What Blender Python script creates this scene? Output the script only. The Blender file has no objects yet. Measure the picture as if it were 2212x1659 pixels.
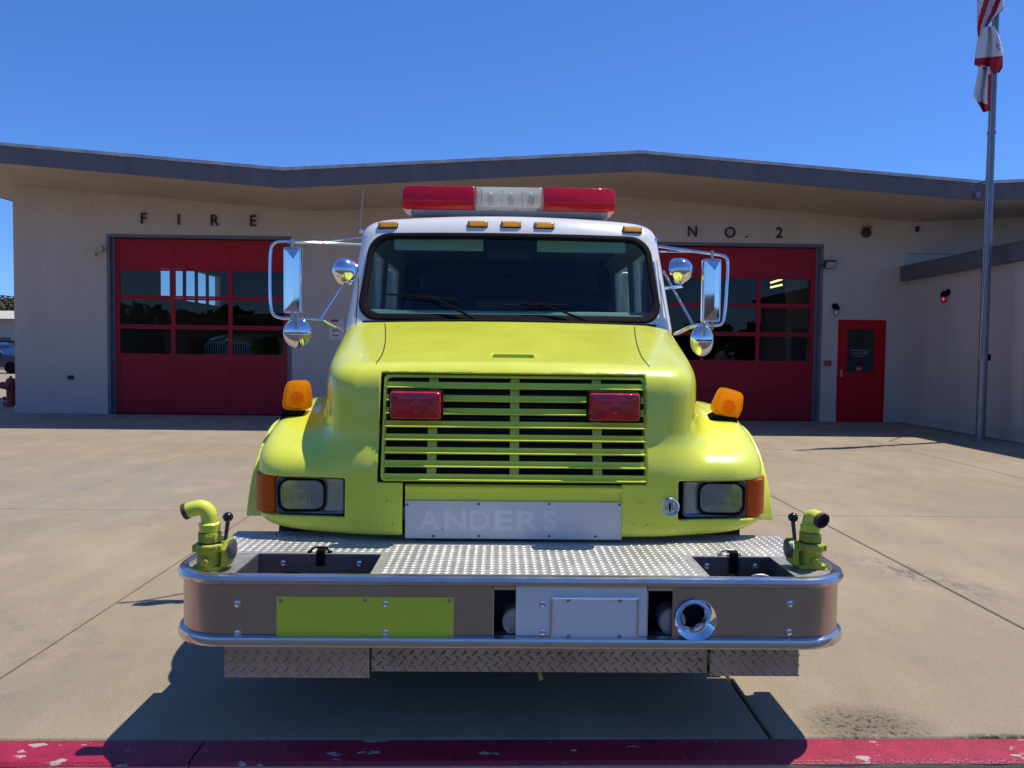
import bpy, bmesh, math, random
import numpy as np
from mathutils import Vector, Matrix
from math import radians, sin, cos, pi
random.seed(7)
sc = bpy.context.scene
# ---------------- camera, sky, sun, exposure ----------------
CAMH, FPX, YAW, PITCH, ROLL = 1.50, 1660.0, radians(1.0), 67.5/1660.0, 0.0120
R = (Matrix.Rotation(-YAW, 3, 'Z') @ Matrix.Rotation(pi/2 - PITCH, 3, 'X') @ Matrix.Rotation(ROLL, 3, 'Z'))
cam = bpy.data.cameras.new('camera'); camo = bpy.data.objects.new('camera', cam)
sc.collection.objects.link(camo); sc.camera = camo
camo.location = (0, 0, CAMH); camo.rotation_euler = R.to_euler()
cam.sensor_width = 36.0; cam.lens = 36.0*FPX/2212.0; cam.clip_start = 0.05; cam.clip_end = 3000
SUN = Vector((0.37, 0.16, 1.0)).normalized()
world = bpy.data.worlds.new('World'); sc.world = world; world.use_nodes = True
nt = world.node_tree; bgn = nt.nodes['Background']
sky = nt.nodes.new('ShaderNodeTexSky'); sky.sky_type = 'NISHITA'; sky.sun_disc = False
sky.sun_elevation = math.asin(SUN.z); sky.sun_rotation = math.atan2(SUN.x, SUN.y)
sky.altitude = 300; sky.air_density = 1.0; sky.dust_density = 0.3; sky.ozone_density = 3.5
skt = nt.nodes.new('ShaderNodeMixRGB'); skt.blend_type = 'MULTIPLY'; skt.inputs[0].default_value = 1.0; skt.inputs[2].default_value = (0.60, 1.00, 1.68, 1)
nt.links.new(sky.outputs[0], skt.inputs[1]); nt.links.new(skt.outputs[0], bgn.inputs[0]); bgn.inputs[1].default_value = 0.10
sun = bpy.data.lights.new('sun', 'SUN'); sun.energy = 5.0; sun.angle = radians(0.5); sun.color = (1.0, 0.92, 0.80)
suno = bpy.data.objects.new('sun', sun); sc.collection.objects.link(suno)
suno.rotation_euler = SUN.to_track_quat('Z', 'Y').to_euler()
vs = sc.view_settings; vs.view_transform = 'Standard'; vs.look = 'None'; vs.gamma = 1.0; vs.exposure = -0.12
vs.use_curve_mapping = False
try:
    sc.cycles.max_bounces = 10; sc.cycles.transparent_max_bounces = 12
except Exception: pass

def W(px, py, Y):
    """point of the photograph (2212 wide) at distance Y"""
    d = R @ Vector(((px-1106)/FPX, -(py-829.5)/FPX, -1.0)); t = Y/d.y
    return Vector((d.x*t, Y, CAMH + d.z*t))
def G(px, py, z=0.0):
    d = R @ Vector(((px-1106)/FPX, -(py-829.5)/FPX, -1.0)); t = (z-CAMH)/d.z
    return Vector((d.x*t, d.y*t, z))

# ---------------- materials ----------------
MATS = {}
def mat(name, col, rough=0.5, metal=0.0, var=0.0, vscale=3.0, bump=0.0, bscale=60.0, coat=0.0, spec=0.5, emit=0.0, trans=0.0, rvar=0.0, aniso=None, tint2=None):
    if name in MATS: return MATS[name]
    m = bpy.data.materials.new(name); m.use_nodes = True; n = m.node_tree; N = n.nodes; L = n.links
    b = N['Principled BSDF']; b.inputs['Base Color'].default_value = (*col, 1); b.inputs['Roughness'].default_value = rough
    b.inputs['Metallic'].default_value = metal; b.inputs['Coat Weight'].default_value = coat; b.inputs['Coat Roughness'].default_value = 0.06
    b.inputs['Specular IOR Level'].default_value = spec; b.inputs['Transmission Weight'].default_value = trans
    if emit: b.inputs['Emission Color'].default_value = (*col, 1); b.inputs['Emission Strength'].default_value = emit
    g = N.new('ShaderNodeNewGeometry'); mp = N.new('ShaderNodeMapping'); L.new(g.outputs['Position'], mp.inputs[0])
    if aniso: mp.inputs['Scale'].default_value = aniso
    if var or rvar:
        t = N.new('ShaderNodeTexNoise'); t.inputs['Scale'].default_value = vscale; t.inputs['Detail'].default_value = 8; t.inputs['Roughness'].default_value = 0.65
        L.new(mp.outputs[0], t.inputs['Vector'])
    if var:
        c = N.new('ShaderNodeMixRGB'); r = N.new('ShaderNodeMapRange'); r.inputs[1].default_value = 0.3; r.inputs[2].default_value = 0.7
        L.new(t.outputs[0], r.inputs[0]); L.new(r.outputs[0], c.inputs[0])
        c2 = tint2 if tint2 else tuple(x*(1-var) for x in col)
        c.inputs[1].default_value = (*c2, 1); c.inputs[2].default_value = (*[min(1, x*(1+var*0.6)) for x in col], 1)
        L.new(c.outputs[0], b.inputs['Base Color'])
    if rvar:
        r2 = N.new('ShaderNodeMapRange'); r2.inputs[1].default_value = 0.3; r2.inputs[2].default_value = 0.7
        r2.inputs[3].default_value = max(0.02, rough-rvar); r2.inputs[4].default_value = rough+rvar
        L.new(t.outputs[0], r2.inputs[0]); L.new(r2.outputs[0], b.inputs['Roughness'])
    if bump:
        t2 = N.new('ShaderNodeTexNoise'); t2.inputs['Scale'].default_value = bscale; t2.inputs['Detail'].default_value = 5
        L.new(mp.outputs[0], t2.inputs['Vector'])
        bp = N.new('ShaderNodeBump'); bp.inputs['Strength'].default_value = bump; bp.inputs['Distance'].default_value = 0.01
        L.new(t2.outputs[0], bp.inputs['Height']); L.new(bp.outputs[0], b.inputs['Normal'])
    MATS[name] = m; return m

def glass(name, tint, refl=1.45, rough=0.0):
    m = bpy.data.materials.new(name); m.use_nodes = True; n = m.node_tree; N = n.nodes; L = n.links
    N.remove(N['Principled BSDF']); out = N['Material Output']
    tr = N.new('ShaderNodeBsdfTransparent'); tr.inputs[0].default_value = (*tint, 1)
    gl = N.new('ShaderNodeBsdfGlossy'); gl.inputs['Roughness'].default_value = rough
    fr = N.new('ShaderNodeFresnel'); gm = N.new('ShaderNodeNewGeometry'); io = N.new('ShaderNodeMapRange')
    io.inputs[3].default_value = refl; io.inputs[4].default_value = 1.0/refl; L.new(gm.outputs['Backfacing'], io.inputs[0]); L.new(io.outputs[0], fr.inputs[0])
    mx = N.new('ShaderNodeMixShader'); L.new(fr.outputs[0], mx.inputs[0]); L.new(tr.outputs[0], mx.inputs[1]); L.new(gl.outputs[0], mx.inputs[2])
    L.new(mx.outputs[0], out.inputs[0]); MATS[name] = m; return m

lime = mat('lime_paint', (0.78, 0.83, 0.07), 0.28, coat=0.5, var=0.06, vscale=2.5, rvar=0.05)
limeold = mat('worn_lime_paint', (0.45, 0.46, 0.035), 0.42, var=0.35, vscale=22, bump=0.35, bscale=90)
limeflat = mat('lime_panel', (0.68, 0.76, 0.05), 0.45, var=0.05, vscale=4)
white = mat('white_paint', (0.80, 0.80, 0.76), 0.25, coat=0.5, var=0.04, vscale=3)
black = mat('black_rubber', (0.005, 0.005, 0.008), 0.8, spec=0.12)
dark = mat('dark_interior', (0.012, 0.013, 0.016), 0.8)
chrome = mat('chrome', (0.82, 0.83, 0.85), 0.04, metal=1, rvar=0.02, vscale=6)
steel = mat('brushed_steel', (0.53, 0.46, 0.41), 0.30, metal=1, rvar=0.03, vscale=5, var=0.06, bump=0.05, bscale=6)
rail = mat('polished_rail', (0.66, 0.64, 0.62), 0.22, metal=0.95, rvar=0.09, vscale=9, aniso=(0.5, 1, 1), bump=0.10, bscale=10)
tread = mat('treadplate', (0.50, 0.49, 0.45), 0.40, metal=0.45, var=0.2, vscale=5, rvar=0.1, bump=0.15, bscale=150)
alum = mat('grey_aluminium_panel', (0.66, 0.65, 0.62), 0.4, metal=0.1, var=0.06, vscale=5)
ghost = mat('ghost_lettering', (0.75, 0.75, 0.73), 0.5, metal=0.1)
plate = mat('white_plate', (0.84, 0.83, 0.80), 0.35, metal=0.1, var=0.03)
redlens = mat('red_lens', (0.55, 0.008, 0.03), 0.12, coat=0.6, var=0.3, vscale=14, bump=0.25, bscale=45)
redlens2 = mat('dark_red_lens', (0.55, 0.006, 0.02), 0.10, coat=0.6, var=0.5, vscale=20, bump=0.4, bscale=50)
amber = mat('amber_lens', (1.0, 0.34, 0.006), 0.14, coat=0.5, var=0.25, vscale=25, bump=0.4, bscale=70, emit=0.0)
amberdk = mat('amber_marker_lens', (0.80, 0.14, 0.008), 0.16, coat=0.5, var=0.25, vscale=18, bump=0.5, bscale=30, aniso=(6, 6, 0.6))
clearlens = mat('clear_lens', (0.50, 0.53, 0.52), 0.18, coat=0.4, var=0.35, vscale=16, bump=0.3, bscale=40)
rustpipe = mat('rusty_pipe_end', (0.10, 0.06, 0.045), 0.7, var=0.4, vscale=30, bump=0.5)
knobm = mat('black_knob', (0.012, 0.012, 0.02), 0.16)
bezelm = mat('headlight_bezel', (0.36, 0.36, 0.36), 0.34, metal=0.6, var=0.2, vscale=10)
wglass = glass('windshield_glass', (0.58, 0.80, 0.74), 1.5)
bglass = glass('bay_glass', (0.86, 0.90, 0.92), 1.5)
lglass = glass('headlight_glass', (0.80, 0.84, 0.86), 1.5, 0.02)
doorred = mat('bay_door_red', (0.40, 0.011, 0.024), 0.5, spec=0.25, var=0.2, vscale=1.3, rvar=0.08)
doorred2 = mat('entry_door_red', (0.50, 0.006, 0.012), 0.5, spec=0.25, var=0.08, vscale=2)
wallm = mat('painted_block', (0.56, 0.465, 0.405), 0.8, spec=0.2, var=0.08, vscale=1.1, bump=0.35, bscale=70, aniso=(1.6, 1.6, 0.35))
soff = mat('soffit_plaster', (0.52, 0.43, 0.35), 0.8, var=0.12, vscale=0.9)
fascm = mat('slate_fascia', (0.145, 0.13, 0.15), 0.65, spec=0.25, var=0.22, vscale=2.2, aniso=(1.5, 1, 0.5))
trimm = mat('metal_roof_edge', (0.5, 0.5, 0.5), 0.35, metal=0.2, var=0.35, vscale=4)
framem = mat('door_frame_grey', (0.13, 0.135, 0.17), 0.5, var=0.1)
roofm = mat('roofing', (0.2, 0.19, 0.18), 0.9, var=0.2, bump=0.4)
letterm = mat('dark_letter', (0.02, 0.014, 0.018), 0.5)
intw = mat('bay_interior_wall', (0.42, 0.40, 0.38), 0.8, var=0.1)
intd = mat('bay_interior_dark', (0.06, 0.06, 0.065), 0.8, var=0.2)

# ---------------- mesh helpers ----------------
COL = sc.collection; WL = {}
def base_loc(p): return WL.get(p.name, Vector((0, 0, 0))) if p else Vector((0, 0, 0))
def tag(o, label=None, cat=None, group=None, kind=None):
    if label: o['label'] = label
    if cat: o['category'] = cat
    if group: o['group'] = group
    if kind: o['kind'] = kind
    return o
def thing(name, label, cat, loc, group=None):
    o = bpy.data.objects.new(name, None); COL.objects.link(o); o.location = loc; o.empty_display_size = 0.2
    WL[o.name] = Vector(loc); return tag(o, label, cat, group)
def inst(name, me, loc, parent=None, rot=None):
    o = bpy.data.objects.new(name, me); COL.objects.link(o)
    o.location = Vector(loc) - base_loc(parent); WL[o.name] = Vector(loc)
    if rot: o.rotation_euler = rot
    if parent: o.parent = parent
    return o
class MB:
    def __init__(s): s.v = []; s.f = []; s.mi = []; s.m = 0
    def add(s, vs_, fs):
        n = len(s.v); s.v += [tuple(v) for v in vs_]; s.f += [tuple(i+n for i in f) for f in fs]; s.mi += [s.m]*len(fs); return s
    def box(s, x0, x1, y0, y1, z0, z1):
        x0, x1 = min(x0, x1), max(x0, x1); y0, y1 = min(y0, y1), max(y0, y1); z0, z1 = min(z0, z1), max(z0, z1)
        return s.add([(x0,y0,z0),(x1,y0,z0),(x1,y1,z0),(x0,y1,z0),(x0,y0,z1),(x1,y0,z1),(x1,y1,z1),(x0,y1,z1)],
                     [(0,3,2,1),(4,5,6,7),(0,1,5,4),(1,2,6,5),(2,3,7,6),(3,0,4,7)])
    def obox(s, c, ax, ay, az):
        c, ax, ay, az = map(Vector, (c, ax, ay, az)); vs_ = []
        for k in (-1, 1):
            for (i, j) in ((-1,-1),(1,-1),(1,1),(-1,1)): vs_.append(c+ax*i+ay*j+az*k)
        return s.add(vs_, [(0,3,2,1),(4,5,6,7),(0,1,5,4),(1,2,6,5),(2,3,7,6),(3,0,4,7)])
    def loft(s, loops, caps=True, closed=True):
        n = len(loops[0]); assert all(len(l) == n for l in loops); vs_ = [p for l in loops for p in l]; fs = []
        for a in range(len(loops)-1):
            for i in range(n if closed else n-1):
                j = (i+1) % n; fs.append((a*n+i, a*n+j, (a+1)*n+j, (a+1)*n+i))
        if caps: fs.append(tuple(range(n))[::-1]); fs.append(tuple(range((len(loops)-1)*n, len(loops)*n)))
        return s.add(vs_, fs)
    def prism(s, poly, axis, a0, a1):
        def P(p, a): return {'x': (a, p[0], p[1]), 'y': (p[0], a, p[1]), 'z': (p[0], p[1], a)}[axis]
        return s.loft([[P(p, a0) for p in poly], [P(p, a1) for p in poly]])
    def tube(s, pts, r, n=12, caps=True, smooth=0, closed=False):
        pts = [Vector(p) for p in pts]
        for _ in range(smooth):
            q = [pts[0]]
            for a, b in zip(pts, pts[1:]): q += [a*0.75+b*0.25, a*0.25+b*0.75]
            q.append(pts[-1]); pts = q
        m = len(pts); rs = r if isinstance(r, (list, tuple)) else None; loops = []; u = None
        for i in range(m):
            t = (pts[min(i+1, m-1)]-pts[max(i-1, 0)]).normalized()
            if u is None: u = t.orthogonal().normalized()
            u = (u - t*u.dot(t)).normalized(); w = t.cross(u)
            ri = r if rs is None else rs[min(len(rs)-1, int(round(i*(len(rs)-1)/(m-1))))]
            loops.append([pts[i]+u*ri*cos(2*pi*k/n)+w*ri*sin(2*pi*k/n) for k in range(n)])
        return s.loft(loops, caps)
    def lathe(s, c, axis, prof, n=24, caps=False):
        c = Vector(c); t = Vector(axis).normalized(); u = t.orthogonal().normalized(); w = t.cross(u)
        return s.loft([[c+t*h+(u*cos(2*pi*k/n)+w*sin(2*pi*k/n))*max(r, 1e-4) for k in range(n)] for r, h in prof], caps)
    def sphere(s, c, r, n=16, m=10, sc3=(1,1,1)):
        loops = [[(c[0]+r*sc3[0]*sin(pi*a/m)*cos(2*pi*k/n), c[1]+r*sc3[1]*sin(pi*a/m)*sin(2*pi*k/n), c[2]-r*sc3[2]*cos(pi*a/m)) for k in range(n)] for a in range(1, m)]
        return s.loft(loops)
    def mesh(s, name, m, smooth=True, center=True, ang=35):
        me = bpy.data.meshes.new(name); c = Vector((0, 0, 0))
        if center:
            a = np.array(s.v); mid = (a.min(0)+a.max(0))/2; c = Vector([float(x) for x in mid])
        me.from_pydata([tuple(Vector(v)-c) for v in s.v], [], s.f)
        ms = m if isinstance(m, (list, tuple)) else [m]
        for x in ms: me.materials.append(x)
        if len(ms) > 1: me.polygons.foreach_set('material_index', s.mi)
        bm = bmesh.new(); bm.from_mesh(me); bmesh.ops.recalc_face_normals(bm, faces=bm.faces); bm.to_mesh(me); bm.free()
        if smooth:
            me.shade_smooth()
            try: me.set_sharp_from_angle(angle=radians(ang))
            except Exception: pass
        return me, c
    def build(s, name, m, parent=None, smooth=True, bevel=0, seg=2, ang=35):
        me, c = s.mesh(name, m, smooth, ang=ang)
        o = inst(name, me, c, parent)
        if bevel:
            b = o.modifiers.new('bevel', 'BEVEL'); b.width = bevel; b.segments = seg; b.limit_method = 'ANGLE'; b.angle_limit = radians(40)
        return o

def rrect(x0, x1, z0, z1, r, n=6):
    pts = []
    for cx, cz, a0 in ((x1-r, z1-r, 0), (x0+r, z1-r, 90), (x0+r, z0+r, 180), (x1-r, z0+r, 270)):
        for k in range(n+1):
            a = radians(a0+90*k/n); pts.append((cx+r*cos(a), cz+r*sin(a)))
    return pts

def translucent(m, k, col=None):
    n = m.node_tree; N = n.nodes; L = n.links; b = N['Principled BSDF']; t = N.new('ShaderNodeBsdfTranslucent'); mx = N.new('ShaderNodeMixShader'); mx.inputs[0].default_value = k
    if col: t.inputs[0].default_value = (*col, 1)
    elif b.inputs['Base Color'].links: L.new(b.inputs['Base Color'].links[0].from_socket, t.inputs[0])
    L.new(b.outputs[0], mx.inputs[1]); L.new(t.outputs[0], mx.inputs[2]); L.new(mx.outputs[0], N['Material Output'].inputs[0])
translucent(amber, 0.78, (1.0, 0.56, 0.02)); translucent(amberdk, 0.45, (1.0, 0.25, 0.02)); translucent(redlens, 0.3, (1.0, 0.02, 0.04))
ambercap = mat('amber_cap', (1.0, 0.40, 0.015), 0.2, coat=0.4, var=0.12, vscale=40, bump=0.3, bscale=80)
fluted = mat('fluted_reflector', (0.74, 0.79, 0.88), 0.20, metal=1, bump=0.10, bscale=9, aniso=(7, 1, 0.7))
treadm = mat('skirt_treadplate', (0.50, 0.44, 0.40), 0.34, metal=0.95, var=0.15, vscale=6, rvar=0.06)

def surface_nets(F, org, h):
    """F signed distance samples (negative inside) -> verts, quads"""
    nx, ny, nz = F.shape; ins = F < 0
    acc = np.zeros((nx-1, ny-1, nz-1, 3), np.float32); cnt = np.zeros((nx-1, ny-1, nz-1), np.float32)
    edges = []
    for ax in range(3):
        b, c = [(1, 2), (0, 2), (0, 1)][ax]
        s0 = [slice(None)]*3; s1 = [slice(None)]*3; s0[ax] = slice(0, -1); s1[ax] = slice(1, None)
        A = F[tuple(s0)]; B = F[tuple(s1)]; cr = ins[tuple(s0)] != ins[tuple(s1)]
        I = np.argwhere(cr); a = A[cr]; bb = B[cr]; t = a/(a-bb)
        pos = I.astype(np.float32); pos[:, ax] += t
        for db in (0, -1):
            for dc in (0, -1):
                J = I.copy(); J[:, b] += db; J[:, c] += dc
                ok = (J[:, b] >= 0) & (J[:, c] >= 0) & (J[:, b] < F.shape[b]-1) & (J[:, c] < F.shape[c]-1)
                Jk = J[ok]; np.add.at(acc, (Jk[:, 0], Jk[:, 1], Jk[:, 2]), pos[ok]); np.add.at(cnt, (Jk[:, 0], Jk[:, 1], Jk[:, 2]), 1)
        edges.append((ax, b, c, I, a < 0))
    act = cnt > 0; idx = -np.ones(cnt.shape, np.int64); idx[act] = np.arange(act.sum())
    V = acc[act]/cnt[act][:, None]*h + np.array(org, np.float32)
    Q = []
    for ax, b, c, I, neg in edges:
        ok = (I[:, b] > 0) & (I[:, c] > 0) & (I[:, b] < F.shape[b]-1) & (I[:, c] < F.shape[c]-1)
        I = I[ok]; neg = neg[ok]; q = []
        for db, dc in ((-1, -1), (0, -1), (0, 0), (-1, 0)):
            J = I.copy(); J[:, b] += db; J[:, c] += dc; q.append(idx[J[:, 0], J[:, 1], J[:, 2]])
        q = np.stack(q, 1)
        flip = neg if ax != 1 else ~neg
        q[~flip] = q[~flip][:, ::-1]; Q.append(q)
    return V, np.concatenate(Q)
def sdf_mesh(name, fn, hx, y0, y1, z0, z1, h, cx=0.0):
    n = int(hx/h)+1; xs = (np.arange(n)+0.5)*h
    ys = np.arange(y0, y1, h); zs = np.arange(z0, z1, h)
    X, Y, Z = np.meshgrid(xs.astype(np.float32), ys.astype(np.float32), zs.astype(np.float32), indexing='ij')
    F = fn(X, Y, Z).astype(np.float32); F = np.concatenate([F[::-1], F], 0)
    V, Q = surface_nets(F, (cx-xs[-1], y0, z0), h)
    me = bpy.data.meshes.new(name)
    me.vertices.add(len(V)); me.vertices.foreach_set('co', V.ravel())
    me.loops.add(len(Q)*4); me.loops.foreach_set('vertex_index', Q.ravel().astype(np.int32))
    me.polygons.add(len(Q)); me.polygons.foreach_set('loop_start', np.arange(0, len(Q)*4, 4, dtype=np.int32))
    me.update(calc_edges=True); me.shade_smooth()
    ij = np.clip(np.rint((V-np.array((cx-xs[-1], y0, z0)))/h).astype(int), 1, np.array(F.shape)-2); Gd = []
    for ax in range(3):
        e = np.zeros(3, int); e[ax] = 1; a = ij+e; b_ = ij-e
        Gd.append(F[a[:, 0], a[:, 1], a[:, 2]]-F[b_[:, 0], b_[:, 1], b_[:, 2]])
    Gd = np.stack(Gd, 1); Gd /= np.linalg.norm(Gd, axis=1, keepdims=True)+1e-9
    vn = np.zeros(len(V)*3, np.float32); me.vertices.foreach_get('normal', vn); vn = vn.reshape(-1, 3); bad = (Gd*vn).sum(1) < 0.93; Gd[bad] = vn[bad]
    try: me.normals_split_custom_set_from_vertices(Gd.tolist())
    except Exception as ex: print('normals', ex)
    return me
def smin(a, b, k):
    hh = np.clip(0.5+0.5*(b-a)/k, 0, 1); return b*(1-hh)+a*hh - k*hh*(1-hh)
def smax(a, b, k): return -smin(-a, -b, k)
def boxd(X, Y, Z, x0, x1, y0, y1, z0, z1):
    return np.maximum(np.maximum(np.maximum(x0-X, X-x1), np.maximum(y0-Y, Y-y1)), np.maximum(z0-Z, Z-z1))

def text_mesh0(txt, size, m, depth=0.001, bold=0.0, sx=1.0):
    cu = bpy.data.curves.new('lettering', 'FONT'); cu.body = txt; cu.size = size; cu.extrude = depth; cu.offset = bold; cu.align_x = 'CENTER'; cu.resolution_u = 4
    o = bpy.data.objects.new('lettering', cu); COL.objects.link(o)
    dg = bpy.context.evaluated_depsgraph_get(); me = bpy.data.meshes.new_from_object(o.evaluated_get(dg))
    bpy.data.objects.remove(o)
    me.transform(Matrix.Diagonal((sx, 1, 1, 1))); me.transform(Matrix.Rotation(pi/2, 4, 'X')); me.materials.clear(); me.materials.append(m); me.name = 'letter'
    return me
# =====================================================================
# ground, kerb, street
# =====================================================================
def concrete(name, stains=True):
    m = bpy.data.materials.new(name); m.use_nodes = True; n = m.node_tree; N = n.nodes; L = n.links; b = N['Principled BSDF']
    g = N.new('ShaderNodeNewGeometry')
    def noise(s, det=8, rough=0.6, sc3=None, off=(0, 0, 0)):
        mp = N.new('ShaderNodeMapping'); L.new(g.outputs['Position'], mp.inputs[0]); mp.inputs['Location'].default_value = off
        if sc3: mp.inputs['Scale'].default_value = sc3
        t = N.new('ShaderNodeTexNoise'); t.inputs['Scale'].default_value = s; t.inputs['Detail'].default_value = det; t.inputs['Roughness'].default_value = rough
        L.new(mp.outputs[0], t.inputs['Vector']); return t.outputs[0]
    def rng(x, a, b_, c=0.0, d=1.0):
        r = N.new('ShaderNodeMapRange'); r.inputs[1].default_value = a; r.inputs[2].default_value = b_; r.inputs[3].default_value = c; r.inputs[4].default_value = d
        L.new(x, r.inputs[0]); return r.outputs[0]
    def mix(f, a, b_, mode='MIX'):
        c = N.new('ShaderNodeMixRGB'); c.blend_type = mode
        if isinstance(f, float): c.inputs[0].default_value = f
        else: L.new(f, c.inputs[0])
        for i, x in ((1, a), (2, b_)):
            if isinstance(x, tuple): c.inputs[i].default_value = (*x, 1)
            else: L.new(x, c.inputs[i])
        return c.outputs[0]
    def mul(a, b_):
        c = N.new('ShaderNodeMath'); c.operation = 'MULTIPLY'
        for i, x in ((0, a), (1, b_)):
            if isinstance(x, float): c.inputs[i].default_value = x
            else: L.new(x, c.inputs[i])
        return c.outputs[0]
    def spot_(cx, cy, rx, ry, ang=0.0):
        mp = N.new('ShaderNodeMapping'); mp.vector_type = 'TEXTURE'; L.new(g.outputs['Position'], mp.inputs[0])
        mp.inputs['Location'].default_value = (cx, cy, 0); mp.inputs['Rotation'].default_value = (0, 0, ang); mp.inputs['Scale'].default_value = (rx, ry, 1)
        ln = N.new('ShaderNodeVectorMath'); ln.operation = 'LENGTH'; L.new(mp.outputs[0], ln.inputs[0]); return rng(ln.outputs['Value'], 1.0, 0.3)
    c = mix(rng(noise(0.45, 6), 0.35, 0.65), (0.310, 0.252, 0.170), (0.405, 0.330, 0.222))
    c = mix(rng(noise(2.2, 8, 0.7, (1, 0.45, 1)), 0.40, 0.72, 0, 0.75), c, (0.245, 0.200, 0.140))
    c = mix(rng(noise(110, 4, 0.7), 0.48, 0.66, 0, 0.65), c, (0.175, 0.145, 0.105))
    c = mix(rng(noise(240, 2, 0.5, None, (9, 3, 0)), 0.56, 0.70, 0, 0.5), c, (0.52, 0.46, 0.36))
    if stains:
        c = mix(mul(spot_(-4.0, 8.6, 3.0, 2.6), rng(noise(1.5, 5), 0.4, 0.7, 0, 0.8)), c, (0.25, 0.24, 0.205))
        q = G(1990, 1245); c = mix(mul(spot_(q.x, q.y, 0.26, 0.8, 0.5), rng(noise(9, 9, 0.8, (1, 0.6, 1)), 0.46, 0.60, 0, 0.85)), c, (0.12, 0.10, 0.10))
        q = G(1868, 1568); sp = mul(spot_(q.x, q.y, 0.31, 0.22), rng(noise(8, 9, 0.7), 0.34, 0.52)); c = mix(mul(sp, 0.85), c, (0.205, 0.165, 0.11))
        c = mix(mul(sp, rng(noise(38, 6, 0.75), 0.53, 0.57)), c, (0.035, 0.03, 0.025))
        c = mix(mul(spot_(q.x+0.50, q.y-0.10, 0.26, 0.05), rng(noise(26, 6, 0.7), 0.44, 0.50)), c, (0.03, 0.028, 0.025))
        q = G(60, 1390); c = mix(mul(spot_(q.x, q.y, 0.8, 1.2), rng(noise(6, 9, 0.75), 0.50, 0.7, 0, 0.6)), c, (0.17, 0.15, 0.13))
        # small dark blotches
        v = N.new('ShaderNodeTexVoronoi'); v.inputs['Scale'].default_value = 1.15; L.new(g.outputs['Position'], v.inputs['Vector'])
        c = mix(mul(rng(v.outputs['Distance'], 0.03, 0.015), 0.7), c, (0.10, 0.09, 0.085))
    L.new(c, b.inputs['Base Color']); b.inputs['Roughness'].default_value = 0.85; b.inputs['Specular IOR Level'].default_value = 0.3
    bp = N.new('ShaderNodeBump'); bp.inputs['Strength'].default_value = 0.5; bp.inputs['Distance'].default_value = 0.004
    add = N.new('ShaderNodeMath'); L.new(noise(180, 4), add.inputs[0]); L.new(mul(noise(25, 6), 1.5), add.inputs[1])
    h = add.outputs[0]
    if stains:
        a2 = N.new('ShaderNodeMath'); a2.operation = 'SUBTRACT'; L.new(h, a2.inputs[0]); L.new(mul(sp, mul(noise(30, 6), 14.0)), a2.inputs[1]); h = a2.outputs[0]
    L.new(h, bp.inputs['Height']); L.new(bp.outputs[0], b.inputs['Normal'])
    return m
conc = concrete('driveway_concrete'); conc2 = concrete('kerb_concrete', False)
asph = mat('asphalt', (0.055, 0.053, 0.052), 0.9, var=0.35, vscale=40, bump=0.5, bscale=200)
soil = mat('packed_ground', (0.16, 0.14, 0.11), 0.95, var=0.3, vscale=0.5)
def paint_red():
    m = mat('kerb_red_paint', (0.36, 0.012, 0.045), 0.5, var=0.35, vscale=9, bump=0.4, bscale=120); n = m.node_tree; N = n.nodes; L = n.links; b = N['Principled BSDF']
    src = b.inputs['Base Color'].links[0].from_socket; g = N['Geometry'] if 'Geometry' in N else [x for x in N if x.type == 'NEW_GEOMETRY'][0]
    mp = N.new('ShaderNodeMapping'); mp.inputs['Scale'].default_value = (0.7, 1.6, 1); L.new(g.outputs['Position'], mp.inputs[0])
    t = N.new('ShaderNodeTexNoise'); t.inputs['Scale'].default_value = 11; t.inputs['Detail'].default_value = 6; t.inputs['Roughness'].default_value = 0.55; L.new(mp.outputs[0], t.inputs['Vector'])
    r = N.new('ShaderNodeMapRange'); r.inputs[1].default_value = 0.63; r.inputs[2].default_value = 0.645; L.new(t.outputs[0], r.inputs[0])
    c = N.new('ShaderNodeMixRGB'); L.new(r.outputs[0], c.inputs[0]); L.new(src, c.inputs[1]); c.inputs[2].default_value = (0.42, 0.38, 0.33, 1); L.new(c.outputs[0], b.inputs['Base Color'])
    return m
redk = paint_red()

tag(MB().add([(-700, -300, -0.17), (700, -300, -0.17), (700, 1500, -0.17), (-700, 1500, -0.17)], [(0, 1, 2, 3)]).build('ground', soil, smooth=False), kind='structure')
ka, kb = G(0, 1598), G(2212, 1593); ksl = (kb.y-ka.y)/(kb.x-ka.x)
def kby(x): return ka.y+ksl*(x-ka.x)
kw = 0.174
tag(MB().prism([(-80, kby(-80)-kw-0.02), (80, kby(80)-kw-0.02), (80, -8.0), (-80, -8.0)][::-1], 'z', -0.166, -0.15).build('street', asph, smooth=False), kind='structure')
tag(MB().prism([(-80, kby(-80)-kw), (80, kby(80)-kw), (80, kby(80)-kw-0.45), (-80, kby(-80)-kw-0.45)][::-1], 'z', -0.162, -0.142).build('gutter', conc2, smooth=False), kind='structure')
tag(MB().box(-80, 80, -10.5, -8.0, -0.16, 0.0).build('opposite_pavement', conc2, smooth=False), kind='structure')
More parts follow.
